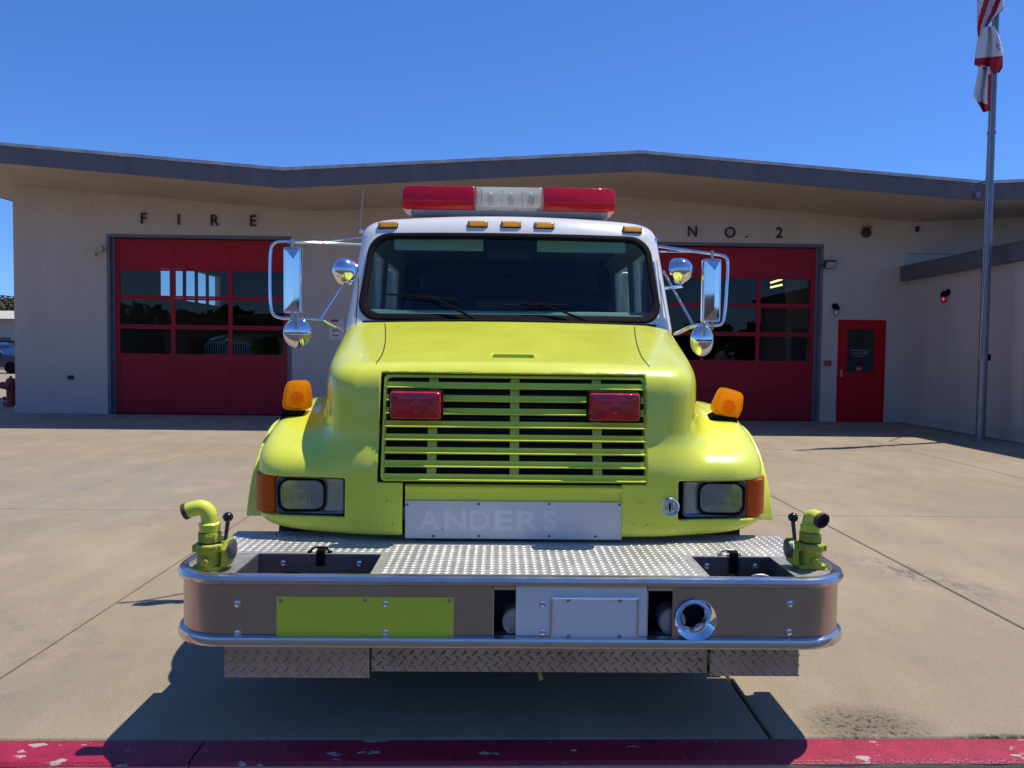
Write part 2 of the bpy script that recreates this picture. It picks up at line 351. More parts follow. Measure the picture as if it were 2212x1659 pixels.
# driveway slabs, each one a piece
drv = bpy.data.objects.new('driveway', None); COL.objects.link(drv); drv.location = (0, 10, 0); WL['driveway'] = Vector((0, 10, 0)); tag(drv, kind='structure')
XL = [-20.2, -14.8, -9.5, -4.40, -2.245, 1.086, 2.938, 6.60, 9.16]; YL = [None, 7.14, 12.2, 17.6]; gp = 0.0068
for i in range(len(XL)-1):
    for j in range(3):
        x0, x1 = XL[i]+gp, XL[i+1]-gp; y1 = YL[j+1]-gp
        y0a, y0b = ((kby(x0)+0.004, kby(x1)+0.004) if j == 0 else (YL[j]+gp,)*2)
        e = 0.006; z = random.uniform(-0.0015, 0.0015)
        lo = lambda d, zz_: [(x0+d, y0a+d, zz_), (x1-d, y0b+d, zz_), (x1-d, y1-d, zz_), (x0+d, y1-d, zz_)]
        MB().loft([lo(0, -0.10), lo(0, z-0.006), lo(e, z)]).build('slab', conc, drv, smooth=False)
MB().prism([(-20.3, kby(-20.3)), (9.17, kby(9.17)), (9.17, 17.6), (-20.3, 17.6)], 'z', -0.14, -0.105).build('slab_bed', mat('joint_dirt', (0.035, 0.03, 0.025), 0.95), drv, smooth=False)
tag(MB().box(-60, -20.22, 3.3, 49, -0.14, -0.003).box(-20.2, -11.12, 17.62, 49, -0.14, -0.003).build('side_yard', conc2, smooth=False), kind='structure')
tag(MB().box(9.2, 60, 3.3, 60, -0.14, -0.01).build('side_ground', conc2, smooth=False), kind='structure')
# red kerb
kerb = bpy.data.objects.new('kerb', None); COL.objects.link(kerb); kerb.location = (0, 2.8, 0); WL['kerb'] = Vector((0, 2.8, 0)); tag(kerb, kind='structure')
segs = [-30, -9, G(424, 1625).x, 2.9, 9, 30]
def kpt(x, t, z): return (x, kby(x)-0.004-t*kw, z)
for a, c in zip(segs, segs[1:]):
    a += 0.004; c -= 0.004; st = np.linspace(a, c, 40)
    rnd = lambda: random.uniform(-0.0012, 0.0012)
    MB().loft([[kpt(x, 0, -0.16), kpt(x, 0, -0.010), kpt(x, 0.04, -0.003), kpt(x, 0.85, -0.005), kpt(x, 0.96, -0.016), kpt(x, 1.0, -0.04), kpt(x, 1.04, -0.16)] for x in st]).build('kerb_block', conc2, kerb)
    MB().loft([[kpt(x, 0.02, -0.006), kpt(x, 0.04, 0.0), kpt(x, 0.88+rnd()*6, -0.002), kpt(x, 0.955+rnd()*6, -0.0125)] for x in st]).build('kerb_paint', redk, kerb)

# =====================================================================
# fire station
# =====================================================================
YW, YE, YB = 17.6, 15.1, 32.0
stn = thing('fire_station', 'low grey block fire station with a folded roof and two red bay doors', 'fire station', (0, YW, 0))
pb = [W(0, 351, YE), W(612, 405, YE), W(1385, 368, YE), W(2124, 433, YE)]
sl = [(pb[i+1].z-pb[i].z)/(pb[i+1].x-pb[i].x) for i in range(3)]
XR0 = -12.55; XR1 = pb[3].x+8.0
RP = [(XR0, pb[0].z+sl[0]*(XR0-pb[0].x)), (pb[1].x, pb[1].z), (pb[2].x, pb[2].z), (pb[3].x, pb[3].z), (XR1, pb[3].z-sl[1]*(-1)*0+0.06*8)]
def sofz(x):
    for (xa, za), (xb, zb) in zip(RP, RP[1:]):
        if xa <= x <= xb: return za+(zb-za)*(x-xa)/(xb-xa)
    return RP[-1][1]
TH = 0.365
poly = RP+[(x, z+TH) for x, z in RP[::-1]]
MB().prism([(x, z+0.012) for x, z in RP]+[(x, z+TH-0.004) for x, z in RP[::-1]], 'y', YE+0.03, YB).build('roof', roofm, stn, smooth=False)
for (xa, za), (xb, zb) in zip(RP, RP[1:]):
    MB().prism([(xa+0.002, za-0.01), (xb-0.002, zb-0.01), (xb-0.002, zb+TH-0.045), (xa+0.002, za+TH-0.045)], 'y', YE, YE+0.028).build('fascia', fascm, stn, smooth=False)
    tr = MB().prism([(xa+0.001, za+TH-0.043), (xb-0.001, zb+TH-0.043), (xb-0.001, zb+TH+0.020), (xa+0.001, za+TH+0.020)], 'y', YE-0.03, YE+0.05).build('roof_edge_trim', trimm, stn, smooth=False, bevel=0.004)
    n_ = max(1, int((xb-xa)/2.44)); 
    for k in range(n_):
        a, c = xa+(xb-xa)*k/n_, xa+(xb-xa)*(k+1)/n_; g_ = 0.004
        z0, z1 = sofz(a+1e-4), sofz(c-1e-4)
        MB().add([(a+g_, YE+0.03, z0), (c-g_, YE+0.03, z1), (c-g_, YB-0.1, z1), (a+g_, YB-0.1, z0), (a+g_, YE+0.03, z0+0.01), (c-g_, YE+0.03, z1+0.01), (c-g_, YB-0.1, z1+0.01), (a+g_, YB-0.1, z0+0.01)],
                 [(0, 3, 2, 1), (4, 5, 6, 7), (0, 1, 5, 4), (1, 2, 6, 5), (2, 3, 7, 6), (3, 0, 4, 7)]).build('soffit_panel', soff, stn, smooth=False)
MB().box(XR0-0.03, XR0, YE, YB, sofz(XR0)-0.01, sofz(XR0)+TH).build('fascia', fascm, stn, smooth=False)

XL0 = W(31, 700, YW).x; XWING = W(1952, 800, YW).x; XF1 = RP[-1][0]
LD0, LD1 = W(232, 700, YW).x, W(630, 700, YW).x; dz_l = W(430, 505, YW).z
RD1 = W(1775, 700, YW).x; RD0 = RD1-(LD1-LD0); dz_r = W(1600, 528, YW).z; DZT = (dz_l+dz_r)/2
PD0, PD1 = W(1808, 800, YW).x, W(1911, 800, YW).x; PDT = W(1860, 691, YW).z
CL = (W(1956, 560, YW).x, W(2195, 560, YW).x, W(1990, 577, YW).z, W(1990, 546, YW).z)
openings = [(LD0, LD1, 0, DZT), (RD0, RD1, 0, DZT), (PD0, PD1, 0, PDT), CL]
def wallpoly(mb, xa, xb, z0, y0=YW, y1=YW+0.2, ztop=None):
    xs = [xa]+[x for x, _ in RP if xa < x < xb]+[xb]
    if ztop is None: top = [(x, sofz(x)+0.05) for x in xs[::-1]]
    else: top = [(xb, ztop), (xa, ztop)]
    mb.prism([(xa, z0), (xb, z0)]+top, 'y', y0, y1)
mb = MB(); c_ = YW+0.004
wallpoly(mb, XL0, LD0, 0, c_); wallpoly(mb, LD0, LD1, DZT, c_); wallpoly(mb, LD1, RD0, 0, c_); wallpoly(mb, RD0, RD1, DZT, c_); wallpoly(mb, RD1, PD0, 0, c_)
wallpoly(mb, PD0, PD1, PDT, c_); wallpoly(mb, PD1, CL[0], 0, c_); wallpoly(mb, CL[0], CL[1], CL[3], c_); wallpoly(mb, CL[0], CL[1], 0, c_, ztop=CL[2]); wallpoly(mb, CL[1], XF1, 0, c_)
mb.build('front_wall', wallm, stn, smooth=False)
# blocks of the front wall and of the side wing
BHT, BLN, J, JV = 0.2, 0.4, 0.007, 0.0018
full, rest = [], []
def course(x0, x1, z0, z1, emit, openings, off):
    ops = sorted([o for o in openings if o[2] < z1-0.02 and o[3] > z0+0.02]); iv = [(x0, x1)]
    for o in ops:
        iv = [s for a, c in iv for s in ((a, min(c, o[0])), (max(a, o[1]), c)) if s[1]-s[0] > 0.02]
    for a, c in iv:
        k = math.floor((a-off)/BLN)
        while off+k*BLN < c:
            s, e = max(a, off+k*BLN), min(c, off+(k+1)*BLN); k += 1
            if e-s > 0.03: emit(s, e, z0, z1)
def emit_front(s, e, z0, z1):
    zt = min(z1, min(sofz(s), sofz(e))-0.002)
    if zt-z0 < 0.03: return
    isf = abs(e-s-BLN) < 1e-4 and abs(zt-z1) < 1e-6
    (full if isf else rest).append(('f', s, e, z0, zt))
WZ = 3.06
for r in range(27):
    z0 = 0.17+r*BHT; course(XL0, XF1, z0, z0+BHT, emit_front, openings, (r % 2)*BLN/2)
wz0 = W(1958, 608, YW).z; WT = W(1958, 578, YW).z
def emit_wing(s, e, z0, z1):
    zt = min(z1, wz0+0.02); 
    if zt-z0 > 0.03: (full if abs(e-s-BLN) < 1e-4 and abs(zt-z1) < 1e-6 else rest).append(('w', s, e, z0, zt))
for r in range(17):
    z0 = 0.17+r*BHT; course(8.2, YW, z0, z0+BHT, emit_wing, [], (r % 2)*BLN/2)
bme_f = MB().box(-BLN/2+JV/2, BLN/2-JV/2, -0.003, 0.003, -BHT/2+J/2, BHT/2-J/2).mesh('block', wallm, smooth=False)[0]
bme_w = MB().box(-0.003, 0.003, -BLN/2+JV/2, BLN/2-JV/2, -BHT/2+J/2, BHT/2-J/2).mesh('block', wallm, smooth=False)[0]
def bcen(b): return (Vector(((b[1]+b[2])/2, YW+0.003, (b[3]+b[4])/2)) if b[0] == 'f' else Vector((XWING-0.0-0.003, (b[1]+b[2])/2, (b[3]+b[4])/2)))
def inview(b):
    c = bcen(b); d = c-Vector((0, 0, CAMH)); l = R.transposed() @ d; px = 1106+FPX*l.x/-l.z; py = 829.5-FPX*l.y/-l.z
    hid = 585 < px < 1640 and py > 520-20*(px > 1390) or 770 < px < 1430 and py > 410
    return (0 if (0 < px < 2212 and not hid) else 100)+c.length
full.sort(key=inview)
for b in full[:290]: inst('block', bme_f if b[0] == 'f' else bme_w, bcen(b), stn)
mb = MB()
for b in full[290:]+rest:
    if b[0] == 'f': mb.box(b[1]+JV/2, b[2]-JV/2, YW, YW+0.006, b[3]+J/2, b[4]-J/2)
    else: mb.box(XWING-0.006, XWING, b[1]+JV/2, b[2]-JV/2, b[3]+J/2, b[4]-J/2)
tag(mb.build('block_field', wallm, stn, smooth=False), kind='stuff')
# plinth
for a, c in ((XL0-0.02, LD0), (LD1, RD0), (RD1, PD0), (PD1, XWING-0.022)): MB().box(a, c, YW-0.02, YW+0.1, 0, 0.168).build('plinth', wallm, stn, smooth=False)
MB().box(XWING-0.025, XWING+0.1, 8.2, YW+0.1, 0, 0.168).build('plinth', wallm, stn, smooth=False)
# wing
MB().box(XWING, XWING+0.2, 8.2, YW+0.1, 0.0, wz0+0.03).box(XWING+0.2, 16, 8.2, 8.4, 0, wz0+0.03).build('wing_wall', wallm, stn, smooth=False)
WE = XWING-0.16
MB().box(WE+0.03, 17, 7.6, YW-0.005, wz0+0.005, WT-0.03).build('wing_roof', roofm, stn, smooth=False)
MB().box(WE, WE+0.028, 7.6, YW-0.004, wz0, WT).build('fascia', fascm, stn, smooth=False)
MB().box(WE-0.012, WE+0.03, 7.6, YW-0.004, WT+0.001, WT+0.02).build('roof_edge_trim', fascm, stn, smooth=False)
MB().box(XWING-0.035, XWING-0.007, 13.5, 14.1, 0.17, wz0).build('wall_pier', wallm, stn, smooth=False)
# clerestory window
cwm = mat('clerestory_pane', (0.50, 0.47, 0.43), 0.5)
MB().box(CL[0], CL[1], YW+0.05, YW+0.06, CL[2]-0.25, CL[3]).build('clerestory', cwm, stn, smooth=False)
MB().box(CL[0]-0.02, CL[0]+0.03, YW-0.015, YW+0.05, CL[2]-0.2, CL[3]+0.02).box(CL[0]+0.03, CL[1], YW-0.015, YW+0.05, CL[3]-0.012, CL[3]+0.02).build('clerestory_frame', mat('frame_white', (0.5, 0.48, 0.46), 0.6), stn, smooth=False)

# bay doors
def bay_door(x0, x1, zt):
    d = MB().box(x0, x0+0.07, YW-0.012, YW+0.24, 0, zt).box(x1-0.07, x1, YW-0.012, YW+0.24, 0, zt).box(x0+0.07, x1-0.07, YW-0.012, YW+0.24, zt-0.07, zt).build('bay_door', framem, stn, smooth=False)
    MB().box(x0+0.07, x0+0.13, YW+0.10, YW+0.24, 0, zt-0.07).box(x1-0.13, x1-0.07, YW+0.10, YW+0.24, 0, zt-0.07).build('track_cover', framem, d, smooth=False)
    a, c = x0+0.131, x1-0.131; H = zt-0.075; rh = H/6.03; cw = (c-a)/3; Y = YW+0.13
    for r in range(6):
        zb = 0.012+r*rh; zt_ = zb+rh-0.006; win = r in (2, 3, 4); st = 0.045
        s = MB()
        s.box(a, c, Y, Y+0.045, zb, zb+0.045).box(a, c, Y, Y+0.045, zt_-0.045, zt_)
        for k in range(4):
            xm = a+k*cw; xa = max(a, xm-(st if win else 0.012)); xb = min(c, xm+(st if win else 0.012))
            if k == 0: xb = a+0.09
            if k == 3: xa = c-0.09
            s.box(xa, xb, Y, Y+0.045, zb+0.045, zt_-0.045)
        s.build('door_section', doorred, d, smooth=False)
        for k in range(3):
            xa = a+k*cw+(0.09 if k == 0 else (st if win else 0.012)); xb = a+(k+1)*cw-(0.09 if k == 2 else (st if win else 0.012))
            if win:
                ti = random.uniform(-0.004, 0.004); tz = random.uniform(-0.003, 0.003)
                MB().add([(xa, Y+0.02, zb+0.045), (xb, Y+0.02+ti, zb+0.045), (xb, Y+0.02+ti+tz, zt_-0.045), (xa, Y+0.02+tz, zt_-0.045)], [(0, 1, 2, 3)]).build('pane', bglass, d, smooth=False)
            else: MB().box(xa, xb, Y+0.008, Y+0.03, zb+0.0455, zt_-0.0455).build('door_panel', doorred, d, smooth=False)
    MB().box(a, c, Y+0.005, Y+0.04, 0, 0.012).build('bottom_seal', black, d, smooth=False)
bay_door(LD0, LD1, DZT); bay_door(RD0, RD1, DZT)
# entry door
ed = MB().box(PD0, PD0+0.045, YW-0.01, YW+0.14, 0, PDT).box(PD1-0.045, PD1, YW-0.01, YW+0.14, 0, PDT).box(PD0+0.045, PD1-0.045, YW-0.01, YW+0.14, PDT-0.045, PDT).build('entry_door', doorred2, stn, smooth=False)
pa, pz0 = W(1828, 804, YW+0.03), 0; pc = W(1890, 711, YW+0.03)
MB().box(PD0+0.047, pa.x, YW+0.02, YW+0.06, 0.01, PDT-0.047).box(pc.x, PD1-0.047, YW+0.02, YW+0.06, 0.01, PDT-0.047).box(pa.x, pc.x, YW+0.02, YW+0.06, 0.01, pa.z).box(pa.x, pc.x, YW+0.02, YW+0.06, pc.z, PDT-0.047).build('door_leaf', doorred2, ed, smooth=False)
MB().box(pa.x-0.003, pc.x+0.003, YW+0.035, YW+0.04, pa.z-0.003, pc.z+0.003).build('pane', bglass, ed, smooth=False)
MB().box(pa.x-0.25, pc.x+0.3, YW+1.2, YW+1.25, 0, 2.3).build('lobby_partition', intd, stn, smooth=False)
hp = W(1818, 807, YW); MB().box(hp.x-0.03, hp.x+0.03, YW+0.008, YW+0.02, hp.z-0.08, hp.z+0.08).box(hp.x-0.012, hp.x+0.05, YW-0.035, YW-0.02, hp.z-0.02, hp.z).box(hp.x-0.012, hp.x+0.006, YW-0.02, YW+0.008, hp.z-0.02, hp.z).build('door_handle', steel, ed, bevel=0.003)
tw = mat('white_vinyl_lettering', (0.6, 0.6, 0.6), 0.6); mb = MB()
rr = random.Random(3)
for row, (a, c) in enumerate(((1841, 1877), (1842, 1875), (1844, 1867))):
    z = W(1860, 757+row*6.2, YW).z; x = W(a, 760, YW).x; xe = W(c, 760, YW).x
    while x < xe:
        w = rr.uniform(0.010, 0.020); h = 0.034 if row < 2 else 0.026
        mb.box(x, x+0.005, YW+0.0325, YW+0.0345, z-h/2, z+h/2)
        if rr.random() < 0.75: zz_ = z+rr.choice((-h/2+0.003, 0, h/2-0.003)); mb.box(x+0.005, x+w, YW+0.0325, YW+0.0345, zz_-0.003, zz_+0.003)
        x += w+0.008
mb.build('vinyl_lettering', tw, ed, smooth=False)
a, c = W(1849, 802, YW), W(1864, 791, YW)
MB().box(a.x, c.x, YW+0.031, YW+0.0345, a.z, c.z).build('sticker', mat('sticker_red', (0.45, 0.03, 0.05), 0.5), ed, smooth=False)
MB().box(a.x+0.03, c.x-0.03, YW+0.029, YW+0.031, (a.z+c.z)/2-0.012, (a.z+c.z)/2+0.012).build('sticker', mat('sticker_white', (0.6, 0.55, 0.55), 0.5), ed, smooth=False)

# big letters
for ch, px, y0, y1 in (('F', 311.5, 459, 483), ('I', 387, 462, 485.5), ('R', 465, 463, 487.5), ('E', 547.5, 464.5, 488.5), ('N', 1495, 488, 511), ('O', 1576, 489, 513.5), ('.', 1612, 490, 513.5), ('2', 1682, 490, 514)):
    a, c = W(px, y1, YW), W(px, y0, YW); h = c.z-a.z
    me = text_mesh0(ch, h/0.729 if ch != 'O' else h/0.75, letterm, 0.02, 0.002, 0.95)
    xs = [v.co.x for v in me.vertices]; me.transform(Matrix.Translation((-(max(xs)+min(xs))/2, 0, 0)))
    inst('letter', me, (a.x, YW-0.028, a.z), stn)

# fixtures on the walls
def WX(px, py, X):
    d = R @ Vector(((px-1106)/FPX, -(py-829.5)/FPX, -1.0)); t = X/d.x; return Vector((X, d.y*t, CAMH+d.z*t))
p = W(1793, 571, YW-0.15)
f_ = MB().obox(p, (0.125, 0, 0), (0, 0.05, 0.02), (0, -0.03, 0.085)).build('flood_light', mat('bronze', (0.05, 0.035, 0.03), 0.5), stn, bevel=0.008)
MB().obox(p+Vector((0, -0.056, -0.022)), (0.105, 0, 0), (0, 0.004, 0.0015), (0, -0.024, 0.066)).build('lens', mat('milky_glass', (0.35, 0.36, 0.38), 0.3), f_)
MB().tube([p+Vector((0, 0.04, 0)), p+Vector((0, 0.16, 0))], 0.02, 8).build('bracket', black, f_)
def jar(c, out, lit):
    side = Vector((1, 0, 0)) if abs(out.y) > 0.5 else Vector((0, 1, 0))
    o = MB().lathe(c+Vector((0, 0, 0.16)), out, [(0.001, -0.10), (0.07, -0.10), (0.07, -0.08), (0.03, -0.06), (0.03, 0.02), (0.001, 0.03)], 16).lathe(c, (0, 0, 1), [(0.001, 0.17), (0.05, 0.16), (0.062, 0.12), (0.062, 0.07), (0.001, 0.07)], 16).build('wall_lamp', black, stn)
    g_ = MB().lathe(c, (0, 0, 1), [(0.050, 0.075), (0.056, 0.03), (0.052, -0.05), (0.03, -0.075), (0.001, -0.08)], 16).build('glass_jar', glass('jar_glass_'+('red' if lit else 'clear'), (0.85, 0.6, 0.6) if lit else (0.85, 0.87, 0.85), 1.6), o)
    if lit: MB().sphere(c+Vector((0, 0, 0.02)), 0.020, 12, 8, (1, 1, 1.5)).build('bulb', mat('lit_red_bulb', (1.0, 0.03, 0.05), 0.4, emit=1.3), o)
    else: MB().sphere(c+Vector((0, 0, 0.02)), 0.035, 12, 8, (1, 1, 1.5)).build('bulb', mat('white_bulb', (0.8, 0.8, 0.85), 0.3), o)
jar(W(1807, 676, YW-0.11), Vector((0, -1, 0)), False)
q = WX(2038, 648, XWING-0.12); jar(q, Vector((-1, 0, 0)), True)
p = W(1870, 503, YW)
bl_ = MB().lathe((p.x, YW, p.z), (0, -1, 0), [(0.11, 0), (0.11, 0.05), (0.09, 0.06), (0.001, 0.06)], 28).build('alarm_bell', mat('rusty_red', (0.11, 0.012, 0.01), 0.5, var=0.5, vscale=20), stn)
MB().box(p.x-0.11, p.x+0.10, YW-0.14, YW, p.z+0.10, p.z+0.125).build('rain_hood', mat('tan_metal', (0.22, 0.16, 0.10), 0.6), bl_, bevel=0.006)
p = W(1981, 495, YW-0.02); MB().box(p.x-0.03, p.x+0.03, YW-0.08, YW, p.z-0.06, p.z+0.06).build('junction_box', letterm, stn, bevel=0.005)
a, c = W(1779, 790, YW), W(1794, 779, YW); MB().box(a.x, c.x, YW-0.05, YW, a.z, c.z).build('pull_box', mat('faded_red', (0.30, 0.07, 0.07), 0.6), stn, bevel=0.005)
cream = mat('cream_plastic', (0.52, 0.46, 0.33), 0.5); p = W(211, 541, YW-0.12)
cm = MB().box(p.x-0.02, p.x+0.10, YW-0.10, YW, p.z-0.02, p.z+0.10).build('flood_lamp_pair', cream, stn, bevel=0.01)
MB().lathe(p+Vector((0.03, -0.03, 0.04)), (0.5, -1, -0.1), [(0.001, -0.06), (0.04, -0.05), (0.065, 0.06), (0.06, 0.06), (0.001, 0.03)], 16).build('lamp_head', cream, cm)
MB().lathe(p+Vector((-0.05, -0.03, -0.09)), (-0.4, -1, -0.5), [(0.001, -0.06), (0.035, -0.05), (0.055, 0.05), (0.05, 0.05), (0.001, 0.03)], 16).build('lamp_head', cream, cm)
p = W(155, 815, YW); MB().lathe((p.x, YW, p.z), (0, -1, 0), [(0.05, 0), (0.05, 0.03), (0.03, 0.035), (0.03, 0.09), (0.045, 0.09), (0.045, 0.11), (0.001, 0.11)], 14).build('hose_tap', mat('dark_brass', (0.05, 0.045, 0.05), 0.5, metal=0.5), stn)
a, c = W(711, 734, YW-0.01), W(743, 690, YW-0.01)
sg = thing('wall_sign', 'small white sign with red print on the wall beside the bay door', 'sign', ((a.x+c.x)/2, YW, a.z))
MB().prism(rrect(a.x, c.x, a.z, c.z, 0.02), 'y', YW-0.008, YW-0.0005).build('sign_plate', mat('sign_white', (0.62, 0.58, 0.60), 0.5), sg)
rp = mat('sign_red', (0.45, 0.02, 0.04), 0.5); mb = MB()
mb.box(a.x+0.03, c.x-0.12, YW-0.010, YW-0.0082, c.z-0.06, c.z-0.005)
for k, zz_ in enumerate((0.42, 0.66)):
    z = c.z-(c.z-a.z)*zz_-0.06; mb.prism([(a.x+0.07, z), (a.x+0.11, z+0.03), (a.x+0.11, z+0.012), (a.x+0.22, z+0.012), (a.x+0.22, z-0.012), (a.x+0.11, z-0.012), (a.x+0.11, z-0.03)], 'y', YW-0.010, YW-0.0082)
for k, ch in enumerate('5 31'):
    if ch != ' ': mb.box(a.x+0.03+k*0.035, a.x+0.038+k*0.035, YW-0.010, YW-0.0082, c.z-0.14, c.z-0.09).box(a.x+0.03+k*0.035, a.x+0.05+k*0.035, YW-0.0102, YW-0.0084, c.z-0.098, c.z-0.09)
mb.build('sign_print', rp, sg, smooth=False)

# inside of the bays
XI1 = 10.8
MB().box(XL0, XI1, YW+0.2, YB-0.6, -0.12, -0.002).build('bay_floor', mat('bay_floor_paint', (0.12, 0.12, 0.12), 0.35), stn, smooth=False)
wy0, wy1, wzb, wzt = 24.7, 29.9, 3.155, 4.27
wl = MB(); xa, xb = XL0, XL0+0.2
wl.box(xa, xb, YW+0.2, wy0, 0, sofz(XL0)+0.05).box(xa, xb, wy1, YB-0.6, 0, sofz(XL0)+0.05).box(xa, xb, wy0, wy1, 0, wzb).box(xa, xb, wy0, wy1, wzt, sofz(XL0)+0.05)
wl.build('left_wall', wallm, stn, smooth=False)
for k in range(1, 5): MB().box(xa+0.06, xb-0.06, wy0+(wy1-wy0)*k/5-0.06, wy0+(wy1-wy0)*k/5+0.06, wzb, wzt).build('mullion', intd, stn, smooth=False)
MB().box(xa+0.09, xb-0.10, wy0, wy1, wzb, wzt).build('side_window', glass('side_glass', (0.9, 0.93, 0.95), 1.3), stn, smooth=False)
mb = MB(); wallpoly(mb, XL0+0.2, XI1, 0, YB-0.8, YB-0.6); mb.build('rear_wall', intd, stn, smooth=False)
MB().box(XI1, XI1+0.2, YW+0.2, YB-0.6, 0, sofz(XI1)+0.04).build('right_inner_wall', intw, stn, smooth=False)
q = W(1697, 700, 23.8); MB().box(q.x, XI1, 23.8, 23.9, 0, 4.5).build('inner_partition', intw, stn, smooth=False)
for px in (1704, 1746): x = W(px, 740, 23.78).x; MB().box(x-0.06, x+0.06, 23.75, 23.798, 0, W(1720, 702, 23.78).z).build('inner_door_post', mat('post_white', (0.6, 0.6, 0.6), 0.6), stn, smooth=False)
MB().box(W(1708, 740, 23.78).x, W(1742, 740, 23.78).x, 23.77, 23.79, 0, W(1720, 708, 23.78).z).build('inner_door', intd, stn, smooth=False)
tubem = mat('lit_tube', (1.0, 0.85, 0.35), 0.5, emit=1.6)
for (x0, y0, x1, y1) in ((1664, 611, 1690, 603), (1664, 621, 1690, 615)):
    MB().tube([W(x0, y0, 23.3), W(x1, y1, 23.1)], 0.03, 8).build('tube_light', tubem, stn)
# old engine in the left bay
EY = 20.0; ex = W(493, 750, EY).x
eng = thing('parked_fire_engine', 'old green fire engine with upright chrome bar grille behind the glass of the bay door', 'fire engine', (ex, EY+1.5, 0))
eg = mat('old_engine_green', (0.30, 0.36, 0.04), 0.25, coat=0.4)
gz0, gz1 = 1.05, W(493, 737, EY).z
prof = []
for Y, hw, zt in ((EY+0.02, 0.62, gz1-0.02), (EY+0.10, 0.66, gz1+0.05), (EY+0.5, 0.70, gz1+0.13), (EY+1.6, 0.85, gz1+0.22)):
    prof.append([(ex-hw, Y, 0.75), (ex-hw, Y, zt-0.2), (ex-hw*0.85, Y, zt-0.05), (ex-hw*0.4, Y, zt+0.02), (ex, Y, zt+0.04), (ex+hw*0.4, Y, zt+0.02), (ex+hw*0.85, Y, zt-0.05), (ex+hw, Y, zt-0.2), (ex+hw, Y, 0.75)])
MB().loft(prof).build('hood', eg, eng)
MB().box(ex-1.1, ex+1.1, EY+0.4, EY+1.5, 0.6, 1.32).build('front_fender', eg, eng, bevel=0.2, seg=4)
MB().box(ex-1.15, ex+1.15, EY-0.35, EY-0.2, 0.55, 0.78).build('bumper', chrome, eng, bevel=0.04)
MB().box(ex-1.05, ex+1.05, EY+1.7, EY+7.5, 0.6, 1.85).build('body', eg, eng, bevel=0.1)
MB().tube([(ex-0.75, EY+1.9, 1.85), (ex-0.72, EY+2.2, 2.45), (ex+0.72, EY+2.2, 2.45), (ex+0.75, EY+1.9, 1.85)], 0.03, 8).build('windshield_frame', chrome, eng)
eg_ = MB().prism([(ex-0.60, gz0), (ex+0.60, gz0), (ex+0.60, gz1-0.10), (ex+0.45, gz1-0.02), (ex+0.1, gz1-0.03), (ex, gz1), (ex-0.1, gz1-0.03), (ex-0.45, gz1-0.02), (ex-0.60, gz1-0.10)], 'y', EY-0.02, EY+0.01).build('grille', dark, eng)
brt = mat('bright_bar', (0.75, 0.76, 0.8), 0.3, metal=0.3)
for k in range(-9, 10):
    x = ex+k*0.062
    MB().tube([(x*1.0, EY-0.04, gz0), (x, EY-0.05, gz1-0.06)], 0.009 if k else 0.02, 6).build('bar', brt, eg_)
MB().tube([(ex-0.6, EY-0.045, gz1-0.12), (ex-0.45, EY-0.045, gz1-0.04), (ex-0.1, EY-0.045, gz1-0.05), (ex, EY-0.05, gz1-0.0), (ex+0.1, EY-0.045, gz1-0.05), (ex+0.45, EY-0.045, gz1-0.04), (ex+0.6, EY-0.045, gz1-0.12)], 0.015, 6).build('top_bar', brt, eg_)
MB().sphere((ex, EY-0.06, gz1+0.03), 0.05, 12, 8, (0.7, 0.7, 1.4)).build('ornament', chrome, eng)
for s in (-1, 1):
    MB().lathe((ex+s*0.86, EY+0.35, 1.2), (0, -1, 0), [(0.001, -0.1), (0.11, 0), (0.12, 0.05), (0.10, 0.06), (0.001, 0.08)], 20).build('headlight', chrome, eng)
    for dy in (0.9, 5.5): MB().lathe((ex+s*0.95, EY+dy, 0.5), (1, 0, 0), [(0.001, -0.12), (0.42, -0.13), (0.5, -0.08), (0.5, 0.08), (0.42, 0.13), (0.001, 0.12)], 24).build('wheel', black, eng)

# =====================================================================
# flagpole and flags
# =====================================================================
FP = Vector((W(2119, 900, 13.85).x, 13.85, 0)); 
pm = mat('grey_pole', (0.22, 0.23, 0.27), 0.38, metal=0.5, var=0.15, vscale=6)
pole = thing('flagpole', 'tall grey metal flagpole standing on the driveway edge before the side wing', 'flagpole', tuple(FP))
ZP = 11.0; r0, r1 = 0.078, 0.050
MB().lathe(FP, (0, 0, 1), [(0.12, 0), (0.12, 0.03), (0.09, 0.05), (r0, 0.06), (r0-0.002, 3.0), (r0-0.012, 4.65), (r0-0.0125, 4.66), (r0-0.02, 6.4), (r1, 9), (r1-0.01, ZP), (0.001, ZP)], 24).build('pole', pm, pole)
for z in (W(2135, 415, 13.85).z, W(2140, 287, 13.85).z): MB().lathe(FP+Vector((0, 0, z)), (0, 0, 1), [(0.060, -0.02), (0.075, -0.018), (0.075, 0.018), (0.060, 0.02)], 20).build('pole_collar', pm, pole)
MB().tube([FP+Vector((-0.06, -0.06, z)) for z in (ZP-0.1, 6.0, 3.0)]+[FP+Vector((-0.105, -0.07, 1.55))], 0.007, 5).build('halyard', mat('rope', (0.55, 0.52, 0.5), 0.8), pole)
MB().tube([FP+Vector((-0.085, -0.04, z)) for z in (7, 4, 1.45)], 0.005, 5).build('halyard', MATS['rope'], pole)
z = W(2120, 772, 13.8).z; MB().box(FP.x+0.06, FP.x+0.11, 13.80, 13.84, z-0.06, z+0.06).build('cleat', black, pole)
q = W(2111, 421, YE-0.02); MB().tube([FP+Vector((-0.04, 0.03, q.z)), FP+Vector((-0.06, 0.5, q.z)), Vector((q.x, YE-0.01, q.z))], 0.015, 8).build('roof_brace', pm, pole)
MB().box(q.x-0.05, q.x+0.05, YE-0.05, YE-0.001, q.z-0.05, q.z+0.05).build('brace_plate', pm, pole, bevel=0.008)
